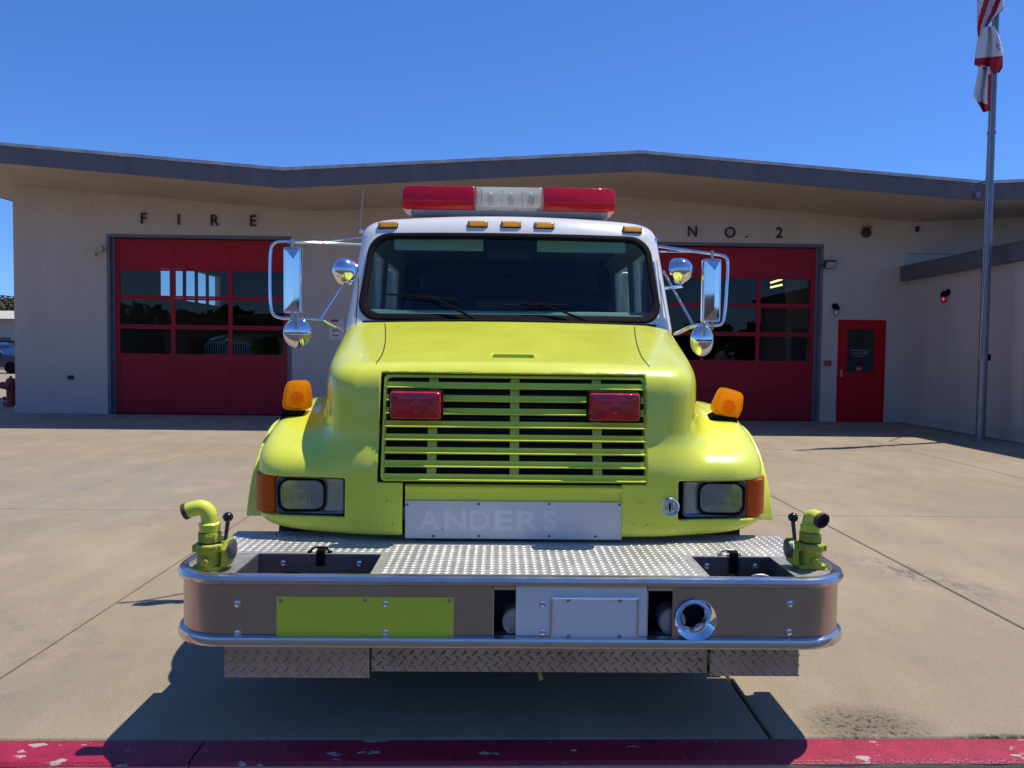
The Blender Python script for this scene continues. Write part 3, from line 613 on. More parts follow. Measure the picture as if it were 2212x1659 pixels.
fr_, fw_ = mat('flag_red', (0.42, 0.008, 0.02), 0.8), mat('flag_white', (0.66, 0.64, 0.64), 0.8)
fb_ = mat('flag_blue', (0.02, 0.03, 0.15), 0.8)
def cloth(name, label, rows, colour, n):
    """rows: outline rows (px left, px right, py left, py right) of the hanging cloth; folds added in depth"""
    M = len(rows); Nn = 28; vs_ = []; fs = []; mi = []
    for i in range((M-1)*8+1):
        t = i/8; k = min(int(t), M-2); f = t-k; a = [rows[k][j]*(1-f)+rows[k+1][j]*f for j in range(4)]
        for j in range(Nn+1):
            u = j/Nn; d = 0.07*sin(u*pi*3.3+i*0.10+n)+0.03*sin(u*pi*7+i*0.23)
            p = W(a[0]+(a[1]-a[0])*u, a[2]+(a[3]-a[2])*u, 13.85-0.10+d*(0.4+0.6*sin(pi*u)))
            vs_.append(p)
    rws = (M-1)*8+1
    for i in range(rws-1):
        for j in range(Nn):
            b0 = i*(Nn+1)+j; fs.append((b0, b0+1, b0+Nn+2, b0+Nn+1)); mi.append(colour((j+0.5)/Nn, (i+0.5)/(rws-1)))
    mb = MB(); mb.v = [tuple(v) for v in vs_]; mb.f = fs; mb.mi = mi
    o = mb.build(name, [fr_, fw_, fb_, letterm], None, ang=180); sd = o.modifiers.new('thickness', 'SOLIDIFY'); sd.thickness = 0.004
    return o
def us(u, v): return int(((u*1.0+v*0.7+0.05)*4.6) % 2 < 1)*1
o = cloth('flag', '', [(2118, 2170, -160, -170), (2112, 2170, -70, -70), (2111, 2168, 0, 0), (2110, 2167, 40, 20), (2112, 2150, 80, 38)], us, 0.4)
tag(o, 'red and white striped flag hanging limp, the upper one on the pole', 'flag')
def calf(u, v): return 0 if (v > 0.62-0.06*u) else 1
o = cloth('state_flag', '', [(2116, 2148, 60, 55), (2110, 2160, 95, 85), (2106, 2166, 122, 112), (2104, 2166, 140, 146), (2130, 2158, 150, 158)], lambda u, v: 0 if v > 0.55 else 1, 1.2)
tag(o, 'white flag with a red lower band hanging under the striped flag', 'flag')
o2 = cloth('fold', '', [(2114, 2140, 140, 145), (2110, 2140, 170, 170), (2103, 2140, 205, 215), (2112, 2140, 222, 232), (2124, 2136, 243, 240)], lambda u, v: 0 if v > 0.70 or (u > 0.80 and v > 0.15) else 1, 2.0)
o2.parent = o; o2.location = o2.location-o.location
for ch, px, py in (('I', 2153, 98), ('C', 2157.5, 103)):
    me = text_mesh0(ch, 0.13, letterm, 0.001, 0.002, 0.8); p = W(px, py+4, 13.60); inst('flag_letter', me, p, None).parent = o
    bpy.data.objects[list(bpy.data.objects.keys())[0]]
    q_ = [x for x in bpy.data.objects if x.name.startswith('flag_letter')][-1]; q_.location = p-o.location

# =====================================================================
# background on the far side
# =====================================================================
hp = G(24, 878, -0.003); hyd = thing('fire_hydrant', 'red fire hydrant half hidden by the left end of the station wall', 'hydrant', tuple(hp))
hr = mat('hydrant_red', (0.32, 0.02, 0.04), 0.45)
MB().lathe(hp, (0, 0, 1), [(0.16, 0), (0.16, 0.04), (0.11, 0.05), (0.10, 0.42), (0.15, 0.44), (0.15, 0.48), (0.12, 0.50), (0.12, 0.62), (0.09, 0.70), (0.03, 0.73), (0.03, 0.77), (0.001, 0.77)], 20).build('barrel', hr, hyd)
for d in ((-1, 0, 0), (0, -1, 0), (1, 0, 0)): MB().lathe(hp+Vector((0, 0, 0.53)), d, [(0.06, 0.08), (0.06, 0.17), (0.09, 0.17), (0.09, 0.23), (0.03, 0.24), (0.001, 0.25)], 16).build('outlet', hr, hyd)
for zz_ in (0.07, 0.2): MB().lathe(hp+Vector((-0.02, 0, zz_)), (-1, 0, 0), [(0.04, 0.08), (0.05, 0.16), (0.001, 0.17)], 10).build('flange_bolt', hr, hyd)
def car(name, label, loc, col, ln=4.8, h=1.75, dirn=0):
    c = thing(name, label, 'car', tuple(loc)); x, y, z = loc; pm_ = mat(name+'_paint', col, 0.25, coat=0.5); w = 0.92
    P = lambda pts, a, b_: MB().prism([(x+px, z+pz) for px, pz in pts], 'y', y+a, y+b_)
    P([(-ln/2, 0.35), (ln/2, 0.35), (ln/2, 0.85), (ln/2-0.25, 1.02), (-ln/2+0.2, 1.08), (-ln/2, 0.9)], -w, w).build('body', pm_, c, bevel=0.07, seg=3)
    P([(-ln/2+0.25, 1.06), (ln/2-1.35, 1.04), (ln/2-1.95, h-0.06), (-ln/2+0.7, h-0.02)], -w+0.1, w-0.1).build('cabin', pm_, c, bevel=0.06, seg=3)
    for a, b_ in ((-ln/2+0.75, -0.25), (-0.15, ln/2-1.95)):
        P([(a-0.12, 1.12), (b_+0.25, 1.12), (b_, h-0.16), (a+0.12, h-0.14)], -w+0.09, -w+0.11).build('window', mat('car_window', (0.02, 0.025, 0.03), 0.06), c)
    for dx in (-ln/2+0.95, ln/2-0.95):
        for s in (-1, 1): wv = MB().lathe((x+dx, y+s*(w-0.1), z+0.34), (0, 1, 0), [(0.001, -0.11), (0.2, -0.11), (0.33, -0.11), (0.34, -0.08), (0.34, 0.08), (0.33, 0.11), (0.001, 0.11)], 20).build('wheel', black, c)
    return c
cp = W(-12, 760, 44); dk = car('parked_car', 'dark blue estate car parked beyond the left end of the station', (cp.x, 44, -0.003), (0.012, 0.02, 0.07))
for dx in (-0.5, 0.7): MB().box(cp.x+dx-0.05, cp.x+dx+0.05, 43.3, 44.7, 1.75, 1.84).build('roof_rack', black, dk)
cp = W(-8, 745, 60); car('parked_car', 'bright red car standing behind the dark blue estate car', (cp.x, 60, -0.003), (0.45, 0.01, 0.02), 4.6, 1.9)
# low shops
p0 = W(-140, 700, 95); 
shop = thing('low_building', 'long cream building with a pale roof behind the parked cars', 'building', (p0.x+12, 99, -0.1))
zr0, zr1, zw, zm = W(15, 676, 95).z, W(15, 689, 95).z, W(15, 700, 95).z, W(15, 727, 95).z
MB().box(p0.x, p0.x+34, 95, 103, -0.1, zr1).build('wall', mat('cream_wall', (0.42, 0.38, 0.33), 0.8), shop, smooth=False)
MB().loft([[(p0.x-1, 94, zr1), (p0.x+35, 94, zr1), (p0.x+35, 104, zr1), (p0.x-1, 104, zr1)], [(p0.x+1, 98, zr0+0.4), (p0.x+33, 98, zr0+0.4), (p0.x+33, 100, zr0+0.4), (p0.x+1, 100, zr0+0.4)]]).build('roof', mat('pale_roof', (0.50, 0.47, 0.42), 0.8), shop, smooth=False)
MB().box(p0.x, p0.x+34, 94.9, 94.99, -0.1, 2.2).build('brick_base', mat('brick_base', (0.24, 0.12, 0.11), 0.9, var=0.3, vscale=3), shop, smooth=False)
for k in range(7): MB().box(p0.x+2+k*4.6, p0.x+4.4+k*4.6, 94.8, 94.88, 0.3, 2.6).build('window', MATS['car_window'], shop, smooth=False)
bark = mat('bark', (0.07, 0.05, 0.035), 0.9); leafm = mat('leaves', (0.11, 0.105, 0.05), 0.8, var=0.4, vscale=2)
def leafs(mb, cen, rad, n, size, rng):
    for _ in range(n):
        while True:
            v = Vector((rng.uniform(-1, 1), rng.uniform(-1, 1), rng.uniform(-1, 1)))
            if v.length < 1 and v.length > 0.35*rng.random(): break
        c = Vector(cen)+Vector((v.x*rad[0], v.y*rad[1], v.z*rad[2])); a = Vector((rng.gauss(0, 1), rng.gauss(0, 1), rng.gauss(0, 1))).normalized()*size; b_ = a.orthogonal().normalized()*size*rng.uniform(0.5, 1)
        mb.add([c-a, c-b_, c+a, c+b_], [(0, 1, 2, 3)])
def tree(name, label, x, y, h, r, seed, group=None):
    rng = random.Random(seed); t = thing(name, label, 'tree', (x, y, -0.15), group)
    tb = MB().tube([(x, y, -0.2), (x+0.1, y, h*0.3), (x-0.1, y+0.1, h*0.6)], [0.3, 0.22, 0.12], 8)
    for k in range(6): a = k*1.05; tb.tube([(x, y, h*0.35+k*0.2), (x+r*0.3*cos(a), y+r*0.3*sin(a), h*0.55), (x+r*0.65*cos(a), y+r*0.65*sin(a), h*0.7)], [0.12, 0.08, 0.03], 6)
    tb.build('trunk', bark, t)
    mb = MB()
    for k in range(9):
        a = rng.uniform(0, 6.28); q = rng.uniform(0, 0.62)*r; leafs(mb, (x+q*cos(a), y+q*sin(a), h*0.68+rng.uniform(-0.16, 0.2)*h), (r*0.5, r*0.5, h*0.16), 170, 0.24, rng)
    mb.build('crown', leafm, t, smooth=False)
q = W(26, 660, 118); tree('broadleaf_tree', 'round tree rising behind the pale roof of the cream building', q.x, 118, q.z+1.2, 4.6, 5)
q = W(4, 675, 122); tree('broadleaf_tree', 'lower dusky tree at the end of the pale roof', q.x-1.5, 122, q.z+1.0, 3.6, 6)
pl = thing('power_line', 'two dark overhead wires crossing the sky beyond the station', 'overhead wires', tuple(W(-60, 625, 70)))
for (ya, yb) in ((636, 642), (631, 638)):
    A_, B_ = W(-160, ya-14, 70), W(420, yb+30, 74); pts = [A_.lerp(B_, k/12)-Vector((0, 0, 1.2*4*(k/12)*(1-k/12)*0.3)) for k in range(13)]
    MB().tube(pts, 0.035, 5).build('wire', black, pl)
# the far side of the street, seen in the chrome and the glass
oh = thing('low_building', 'low tan building across the street mirrored in the bay door glass', 'building', (-14, -34, -0.1))
MB().box(-30, 4, -42, -34, -0.1, 3.4).build('wall', mat('tan_wall', (0.45, 0.36, 0.28), 0.85), oh, smooth=False)
MB().prism([(-31, 3.35), (5, 3.35), (5, 3.7), (-10, 4.9), (-31, 3.9)], 'y', -43, -33).build('roof', mat('brown_roof', (0.12, 0.08, 0.06), 0.9), oh, smooth=False)
for k in range(6): MB().box(-28+k*5.4, -25.6+k*5.4, -34.05, -33.96, 0.9, 2.4).build('window', MATS['car_window'], oh, smooth=False)
rng = random.Random(11); mb = MB()
for k in range(60):
    a = radians(180+k*3.0+rng.uniform(-1, 1)); d = rng.uniform(60, 80); leafs(mb, (d*cos(a), d*sin(a), rng.uniform(1.5, 4.0)), (4.5, 4.5, rng.uniform(2, 3.4)), 260, 0.7, rng)
tag(mb.build('far_tree_belt', leafm, None, smooth=False), kind='stuff')
# =====================================================================
# the fire truck
# =====================================================================
CAMH = 1.45   # the truck is laid out for this eye height and lifted by LIFT at the end
LIFT = 0.05
TC = W(1104, 850, 4.1).x
truck = thing('fire_truck', 'lime yellow and white fire truck with red light bar parked on the driveway', 'fire truck', (TC, 4.17, 0))
def part(mb, name, m, parent=truck, **k): return mb.build(name, m, parent, **k)

def wheelr(Y, Z): return np.sqrt((Y-4.17)**2+(Z-0.50)**2)
ZT = 1.378
def hood_sdf(X, Y, Z):
    yC = 3.425+0.09*(Z-0.62)+0.05*X**2
    w = 0.620+0.255*(1-np.exp(-np.maximum(Y-3.40, 0)/0.12))+0.115*np.maximum(Y-3.4, 0)
    zt = ZT+0.198*(Y-3.45)-0.035*X**2
    C = smax(smax(yC-Y, X-w, 0.075), Z-zt, 0.115)
    zf = np.interp(Y, [3.3, 3.45, 3.6, 3.8, 4.0, 4.2, 4.5, 4.75, 4.95], [0.875, 0.93, 0.995, 1.085, 1.145, 1.175, 1.175, 1.13, 1.03]).astype(np.float32)+0.05*(1.15-X)
    yF = 3.435+0.045*X**2
    Fd = smax(smax(yF-Y, X-1.20, 0.20), Z-zf, 0.09)
    H0 = smin(C, Fd, 0.12)
    H = smax(H0, 0.622+0.05*np.clip((X-0.8)/0.4, 0, 1)**2-Z, 0.035)
    H = np.maximum(H, Y-(4.815+0.1*X**2))
    rr = wheelr(Y, Z)
    H = np.maximum(H, -(H0+0.032))
    H = np.maximum(H, -np.maximum(rr-0.575, 0.72-X))
    ring = np.maximum(np.maximum(np.abs(rr-0.555)-0.022, np.abs(X-1.215)-0.038), 0.665-Z)
    H = np.minimum(H, ring)
    H = np.maximum(H, -boxd(X, Y, Z, -1, 0.607, 3, 3.75, 0.862, 1.350))
    H = np.maximum(H, -boxd(X, Y, Z, -1, 0.4925, 3, 3.75, 0.4, 0.90))
    H = np.maximum(H, -boxd(X, Y, Z, 0.755, 1.5, 3, 3.63, 0.699, 0.876))
    # slot in the hood top
    H = np.maximum(H, -boxd(X, Y, Z, -1, 0.100, 3.695, 3.79, ZT+0.02, 2))
    return H
me = sdf_mesh('hood', hood_sdf, 1.27, 3.38, 4.98, 0.58, 1.72, 0.0068, TC)
me.materials.append(lime); hood = inst('hood', me, (0, 0, 0), truck)
try: hood.cycles.shadow_terminator_geometry_offset = 0.4
except Exception: pass
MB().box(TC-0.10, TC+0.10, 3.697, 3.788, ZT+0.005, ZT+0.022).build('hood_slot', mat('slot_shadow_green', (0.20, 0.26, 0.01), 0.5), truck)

def hood_top(x, y):   # height of the hood skin
    w = 0.615+0.385*(1-math.exp(-max(y-3.38, 0)/0.20))
    zs = np.arange(1.75, 0.8, -0.0005, dtype=np.float32)
    F = hood_sdf(np.float32(abs(x))+0*zs, np.float32(y)+0*zs, zs)
    return float(zs[np.argmax(F < 0)])
def hood_front(x, z):
    ys = np.arange(3.36, 3.7, 0.0005, dtype=np.float32); F = hood_sdf(np.float32(abs(x))+0*ys, ys, np.float32(z)+0*ys); return float(ys[np.argmax(F < 0)])
# crease between the centre panel and the shoulders
for s in (-1, 1):
    pts = []
    for i in range(26):
        y = 4.79-(4.79-3.60)*i/25; x = s*(0.640+0.13*max(0, (y-3.75))**1.3); pts.append((TC+x, y, hood_top(x, y)+0.0015))
    L_ = []
    for p in pts: L_.append([(p[0]-0.0025, p[1], p[2]-0.004), (p[0]-0.0025, p[1], p[2]), (p[0]+0.0025, p[1], p[2]), (p[0]+0.0025, p[1], p[2]-0.004)])
    part(MB().loft(L_), 'panel_seam', black)

# dark engine bay behind the grille
b = MB()
b.box(TC-0.61, TC+0.61, 3.60, 3.62, 0.72, 1.34)
b.box(TC-0.63, TC-0.61, 3.57, 3.62, 0.80, 1.30); b.box(TC+0.61, TC+0.63, 3.57, 3.62, 0.80, 1.30)
part(b, 'radiator', dark)
b = MB()
for i in range(30):
    b.box(TC-0.55, TC+0.55, 3.592, 3.598, 0.76+i*0.019, 0.764+i*0.019)
tag(part(b, 'radiator_fins', mat('radiator_fin', (0.05, 0.05, 0.05), 0.5, metal=0.5), smooth=False), kind='stuff')

# grille
GY = 3.440
def shear(mb, k=0.235, z0=0.88):
    mb.v = [(x, y+k*(z-z0), z) for x, y, z in mb.v]; return mb
def gx(px, z=1.1): return W(px, 900, 3.46).x
GL, GR_ = W(821, 900, 3.45).x, W(1405, 900, 3.45).x; GC = (GL+GR_)/2; GW = (GR_-GL)/2-0.004
grille = part(shear(MB().loft([[(x+GC, y_, z) for x, z in rrect(-GW+e, GW-e, 0.868+e, 1.344-e, 0.022)] for e, y_ in ((0, GY+0.05), (0, GY), (0.003, GY-0.003), (0.012, GY-0.003), (0.014, GY), (0.014, GY+0.05))], caps=False)), 'grille', lime)
slat_me = None
NS = 8
for i in range(NS):
    zl = 1.344-(i+1)*(1.344-0.876)/8.0
    y0 = GY+0.235*(zl-0.88)
    if slat_me is None:
        mb = MB(); Wd = GW-0.016
        mb.prism([(0.001, 0.025), (0.005, 0.026), (0.010, 0.004), (0.010, 0.0), (-0.016, -0.003), (-0.019, -0.001), (-0.019, 0.002), (-0.016, 0.004), (0.0, 0.006)][::-1], 'x', -Wd, Wd)
        slat_me, c0 = mb.mesh('slat', lime, ang=30)
    inst('slat', slat_me, Vector((GC, y0, zl))+Vector((0, c0.y, c0.z)), grille)
for x in (W(934, 900, 3.5).x, W(1112, 900, 3.5).x, W(1291, 900, 3.5).x):
    part(shear(MB().box(x-0.021, x+0.021, GY+0.024, GY+0.034, 0.87, 1.342)), 'grille_strut', lime, grille)

# red lamps on the grille
for (x0, x1, y0, y1) in ((839, 956, 843, 908), (1269, 1386, 847, 912)):
    a = W(x0, y1, 3.41); c = W(x1, y0, 3.41)
    lamp = part(MB().loft([[(x, yy, z) for x, z in rrect(a.x+e, c.x-e, a.z+e, c.z-e, 0.016)] for yy, e in ((3.475, 0.01), (3.47, 0), (3.425, 0), (3.42, 0.003), (3.42, 0.006))]), 'warning_lamp', black)
    lens = part(MB().loft([[(x, yy, z) for x, z in rrect(a.x+e, c.x-e, a.z+e, c.z-e, 0.012)] for yy, e in ((3.424, 0.006), (3.404, 0.008), (3.396, 0.013), (3.394, 0.022), (3.392, 0.05))]), 'lens', redlens2, lamp)
    part(MB().lathe(((a.x+c.x)/2, 3.3945, (a.z+c.z)/2), (0, -1, 0), [(0.03, 0), (0.024, 0.004), (0.012, 0.006), (0.001, 0.006)], 20), 'bulb_ring', redlens2, lamp)

# valance and faint lettered panel
VX0, VX1 = W(875, 1100, 3.43).x, W(1349, 1100, 3.43).x
zz = lambda py, Y=3.42: W(1110, py, Y).z
part(MB().prism([(3.47, zz(1050)), (3.437, zz(1050)), (3.420, zz(1053)), (3.420, zz(1058)), (3.432, zz(1064)), (3.432, zz(1078)), (3.432, 0.628), (3.47, 0.628)], 'x', VX0, VX1), 'valance', lime, bevel=0.001)
PX0, PX1 = W(875, 1100, 3.42).x, W(1344, 1100, 3.42).x
npan = part(MB().box(PX0, PX1, 3.4235, 3.4285, 0.613, zz(1084)), 'name_panel', alum, bevel=0.001)
scr_me, _ = MB().lathe((0, 0, 0), (0, -1, 0), [(0.0055, -0.002), (0.0055, 0.001), (0.003, 0.003), (0.0005, 0.003)], 10).mesh('screw', mat('screw_head', (0.10, 0.10, 0.11), 0.4, metal=0.8))
for (x, y) in ((880, 1090), (1034, 1089), (1186, 1089), (1338, 1091), (936, 1158), (1034, 1158), (1186, 1158), (1286, 1159)):
    inst('screw', scr_me, W(x, y, 3.4225), npan)
def text_mesh(txt, size, m, depth=0.001, bold=0.0, sx=1.0):
    cu = bpy.data.curves.new('lettering', 'FONT'); cu.body = txt; cu.size = size; cu.extrude = depth; cu.offset = bold; cu.align_x = 'CENTER'; cu.resolution_u = 3
    o = bpy.data.objects.new('lettering', cu); COL.objects.link(o)
    dg = bpy.context.evaluated_depsgraph_get(); me = bpy.data.meshes.new_from_object(o.evaluated_get(dg))
    bpy.data.objects.remove(o)
    me.transform(Matrix.Diagonal((sx, 1, 1, 1))); me.transform(Matrix.Rotation(pi/2, 4, 'X')); me.materials.clear(); me.materials.append(m); me.name = 'letter'
    return me
zb, zt_ = W(1000, 1144, 3.42).z, W(1000, 1101, 3.42).z; hgt = zt_-zb
for ch, x0, x1 in (('A', 903, 953), ('N', 958, 1009), ('D', 1014, 1059), ('E', 1066, 1108), ('R', 1116, 1166), ('S', 1172, 1204)):
    a, c = W(x0, 1140, 3.42).x, W(x1, 1140, 3.42).x
    me = text_mesh(ch, hgt/0.73, ghost, 0.0004, 0.003 if ch != 'A' else 0.002)
    xs = [v.co.x for v in me.vertices]; k = (c-a)/(max(xs)-min(xs))*0.94; off = (max(xs)+min(xs))/2
    me.transform(Matrix.Translation((-off, 0, 0))); me.transform(Matrix.Diagonal((k, 1, 1, 1)))
    # serifs
    bm = bmesh.new(); bm.from_mesh(me); w_ = (c-a)/2
    def sf(x, z, hw):
        r_ = bmesh.ops.create_cube(bm, size=1.0); bmesh.ops.scale(bm, vec=(hw*2, 0.0010, 0.006), verts=r_['verts']); bmesh.ops.translate(bm, vec=(x, 0, z), verts=r_['verts'])
    if ch in 'AN': sf(-w_*0.85, 0.002, w_*0.30); sf(w_*0.85, 0.002, w_*0.30 if ch == 'A' else 0.004)
    if ch == 'N': sf(-w_*0.85, hgt-0.002, w_*0.3); sf(w_*0.85, hgt-0.002, w_*0.3)
    if ch in 'DER': sf(-w_*0.8, 0.002, w_*0.32); sf(-w_*0.8, hgt-0.002, w_*0.32)
    if ch == 'R': sf(w_*0.85, 0.002, w_*0.25)
    bm.to_mesh(me); bm.free()
    inst('letter', me, ((a+c)/2, 3.4232, zb), npan)
# fascia rivets
riv_me, _ = MB().lathe((0, 0, 0), (0, -1, 0), [(0.0105, -0.004), (0.0105, 0.0), (0.008, 0.006), (0.001, 0.008)], 14).mesh('bolt', lime)
for (x, y) in ((838, 1085), (820, 1133), (852, 1133), (1382, 1088), (1368, 1135), (1397, 1136)):
    p = W(x, y, 3.43); p.y = hood_front(p.x-TC, p.z)-0.001; inst('bolt', riv_me, p, truck)

# headlights and markers
for s, (x0, x1, lx0, lx1) in ((-1, (590, 743, 597, 698)), (1, (1476, 1620, 1513, 1612))):
    HY = 3.478
    ty = 1037 if s < 0 else 1046; by = 1126 if s < 0 else 1128
    a = W(x0, by, HY); c = W(x1, ty, HY); z0_, z1_ = 0.703, 0.873
    def yy_(x): return 3.452+0.045*(x-TC)**2+0.02*abs(x-TC)
    def ring(e, dy, r=0.018): return [(x, yy_(x)+dy, z) for x, z in rrect(a.x+e, c.x-e, z0_+e, z1_-e, r)]
    bz = part(MB().loft([ring(-0.004, 0.03), ring(-0.004, 0.001), ring(-0.002, -0.002)], caps=False), 'headlight', black)
    part(MB().loft([ring(0, 0.03), ring(0, -0.002), ring(0.004, -0.006), ring(0.008, -0.002), ring(0.012, 0.012), ring(0.014, 0.016)], caps=False), 'bezel', bezelm, bz)
    la, lc = W(lx0, by, HY).x, W(lx1, by, HY).x
    def lr(e, dy): return [(x, yy_((la+lc)/2)+dy, z) for x, z in rrect(la+e, lc-e, z0_+0.010+e, z1_-0.012-e, 0.042)]
    part(MB().loft([ring(0.012, 0.012), lr(0.0, 0.012)], caps=False), 'backing_plate', bezelm, bz)
    part(MB().loft([lr(-0.001, 0.016), lr(-0.001, -0.004), lr(0.003, -0.006), lr(0.006, -0.002), lr(0.008, 0.006)], caps=False), 'lamp_ring', black, bz)
    # reflector bowl
    cx_, cz_ = (la+lc)/2, (z0_+z1_)/2; hw, hh_ = (lc-la)/2-0.008, (z1_-z0_)/2-0.019
    loops = []
    for k in range(9):
        t = k/8; rr_ = [(x, z) for x, z in rrect(-hw, hw, -hh_, hh_, 0.036, 7)]
        sc_ = 1-t*0.93; loops.append([(cx_+x*sc_, yy_(cx_)+0.006+0.050*(1-sc_*sc_)+0.003*math.sin(t*14), cz_+z*sc_) for x, z in rr_])
    part(MB().loft(loops), 'reflector', fluted, bz)
    part(MB().sphere((cx_, yy_(cx_)+0.03, cz_), 0.016, sc3=(1.1, 0.6, 0.8)), 'bulb', mat('bulb_glass', (0.5, 0.55, 0.6), 0.05, metal=0.8), bz)
    loops = []
    for k in range(7):
        sc_ = 1-k/6*0.97; loops.append([(cx_+x*sc_, yy_(cx_)-0.002-0.020*(1-sc_*sc_)+0.0012*math.sin(x*sc_*420), cz_+z*sc_) for x, z in rrect(-hw-0.002, hw+0.002, -hh_-0.002, hh_+0.002, 0.038, 7)])
    part(MB().loft(loops), 'lens', lglass, bz)
    # amber corner marker following the fender corner
    xe = abs((a.x if s < 0 else c.x)-TC)+0.004
    path = [(xe, 3.452+0.045*xe*xe+0.02*xe), (xe+0.03, 3.452+0.045*xe*xe+0.026), (xe+0.058, 3.545), (1.180, 3.575), (1.192, 3.615), (1.194, 3.64)]
    path = [q for q in path]
    loops = []
    for k, (px_, py_) in enumerate(path):
        f = k/5; zt2 = 0.876+0.012*f; zb2 = 0.700+0.006*f
        loops.append([(TC+s*px_, py_, zb2), (TC+s*(px_+0.006), py_-0.008, zb2+0.008), (TC+s*(px_+0.006), py_-0.008, zt2-0.008), (TC+s*px_, py_, zt2), (TC+s*(px_-0.02), py_+0.03, zt2), (TC+s*(px_-0.02), py_+0.03, zb2)])
    part(MB().loft(loops), 'marker_lamp', amberdk)
    # amber turn lamp on top of the fender
    if s < 0: poly = [(622, 823), (657, 822), (665, 830), (669, 862), (668, 880), (655, 887), (617, 885), (608, 876), (614, 838)]; Yl = 3.90; base = [(612, 888), (650, 887), (655, 896), (640, 903), (606, 905)]
    else: poly = [(1559, 839), (1572, 839), (1600, 848), (1607, 856), (1604, 886), (1594, 905), (1582, 908), (1552, 899), (1541, 884), (1542, 876)]; Yl = 3.90; base = [(1545, 896), (1590, 903), (1592, 912), (1565, 912), (1533, 902)]
    P = [W(x, y, Yl) for x, y in poly]; cen = sum(P, Vector())/len(P); n_ = len(P)
    def fine(P):
        for _ in range(2):
            Q = []
            for i in range(len(P)): A_, B_ = P[i], P[(i+1) % len(P)]; Q += [A_*0.8+B_*0.2, A_*0.2+B_*0.8]
            P = Q
        return P
    P = fine([cen+(p-cen)*1.03 for p in P])
    tl = part(MB().loft([[cen+(p-cen)*k+Vector((0, d, 0)) for p in P] for k, d in ((0.75, 0.075), (0.96, 0.065), (1.0, 0.05), (1.0, 0.015), (0.97, 0.004), (0.86, 0.0), (0.82, 0.006), (0.6, 0.002), (0.2, 0.0))], ang=60) if False else MB().loft([[cen+(p-cen)*k+Vector((0, d, 0)) for p in P] for k, d in ((0.75, 0.075), (0.96, 0.065), (1.0, 0.05), (1.0, 0.015), (0.97, 0.004), (0.86, 0.0), (0.82, 0.006), (0.6, 0.002), (0.2, 0.0))]), 'turn_lamp', amber)
    part(MB().lathe(cen+Vector((0, 0.006, -0.008)), (0, -1, 0), [(0.034, 0), (0.028, 0.006), (0.012, 0.010), (0.001, 0.010)], 20), 'bulb_cup', amber, tl)
    Bp = [W(x, y, Yl-0.0) for x, y in base]
    bl = [[p+Vector((0, d, dz)) for p in Bp] for d, dz in ((-0.01, -0.02), (-0.01, 0.0), (0.06, 0.01))]
    part(MB().loft(bl), 'lamp_foot', black, tl)

# round chrome siren lamp beside the headlight
c = W(1446, 1094, 3.44); c.y = hood_front(c.x-TC, c.z)-0.002
sl = part(MB().lathe(c, (0, -1, 0), [(0.046, -0.03), (0.046, 0.004), (0.042, 0.010), (0.037, 0.006), (0.036, 0.002)], 32), 'siren_lamp', chrome)
part(MB().lathe(c, (0, -1, 0), [(0.037, 0.001), (0.02, 0.005), (0.001, 0.006)], 24), 'lens', clearlens, sl)
for dx in (-0.016, 0, 0.016): part(MB().sphere((c.x+dx, c.y-0.006, c.z), 0.03, 10, 8, (0.16, 0.2, 0.8)), 'rib', chrome if dx else black, sl)

# ---------------- cab ----------------
def yfront(z, x): return 4.80+0.55*np.maximum(z-1.6, 0)+0.10*x*x
ZB, ZTP = 1.648, 2.245
def hw_(z): return 0.982+(0.940-0.982)*(z-ZB)/(ZTP-ZB)
def cab_sdf(X, Y, Z):
    side = X-(1.065-0.05*np.maximum(Z-1.6, 0)/0.75)
    D = smax(smax(yfront(Z, X)-Y, side, 0.14), Z-(2.388-0.035*X**2), 0.13)
    D = np.maximum(np.maximum(D, Y-7.4), 0.8-Z)
    inn = smax(smax(yfront(Z, X)+0.05-Y, side+0.055, 0.1), Z-(2.33-0.035*X**2), 0.1)
    inn = np.maximum(np.maximum(inn, Y-7.34), 0.95-Z)
    D = np.maximum(D, -inn)
    hw = 0.950-0.042*(Z-ZB)/(ZTP-ZB)
    r = 0.11; qx = np.maximum(X-(hw-r), 0); zc = (ZB+ZTP)/2; hz = (ZTP-ZB)/2-0.03; qz = np.maximum(np.abs(Z-zc)-(hz-r), 0)
    hole = np.maximum(np.sqrt(qx*qx+qz*qz)-r, Y-(yfront(Z, X)+0.10))
    D = np.maximum(D, -hole)
    for a, b_ in ((5.30, 6.05), (6.30, 7.0)):
        D = np.maximum(D, -np.maximum(boxd(X, Y, Z, 0.9, 2, a, b_, 1.62, 2.17), a+0.05+0.30*(Z-1.62)-Y if a < 6 else -1))
    return D
me = sdf_mesh('cab', cab_sdf, 1.12, 4.70, 7.5, 0.76, 2.44, 0.0125, TC)
me.materials.append(white); cabo = inst('cab', me, (0, 0, 0), truck)

def wsout(e, r=0.12, n=7, N=10):
    """outline of the windscreen shrunk by e, as (x,z)"""
    pts = []
    z0, z1 = ZB+e, ZTP-e
    for (sx, zc, a0) in ((1, z1-r, 0), (-1, z1-r, 90), (-1, z0+r, 180), (1, z0+r, 270)):
        for k in range(n+1):
            a = radians(a0+90*k/n); z = zc+r*sin(a); x = sx*(hw_(z)-e-r)+r*cos(a); pts.append((x, z))
    out = []
    for i in range(len(pts)):
        A_, B_ = pts[i], pts[(i+1) % len(pts)]; out.append(A_)
        if (i+1) % (n+1) == 0:
            m_ = 20 if ((i+1)//(n+1)) % 2 == 1 else 6
            out += [(A_[0]+(B_[0]-A_[0])*k/m_, A_[1]+(B_[1]-A_[1])*k/m_) for k in range(1, m_)]
    return out
def wsl(e, off, r=0.12):
    return [(TC+x, float(yfront(z, x))+off, z) for x, z in wsout(e, r)]
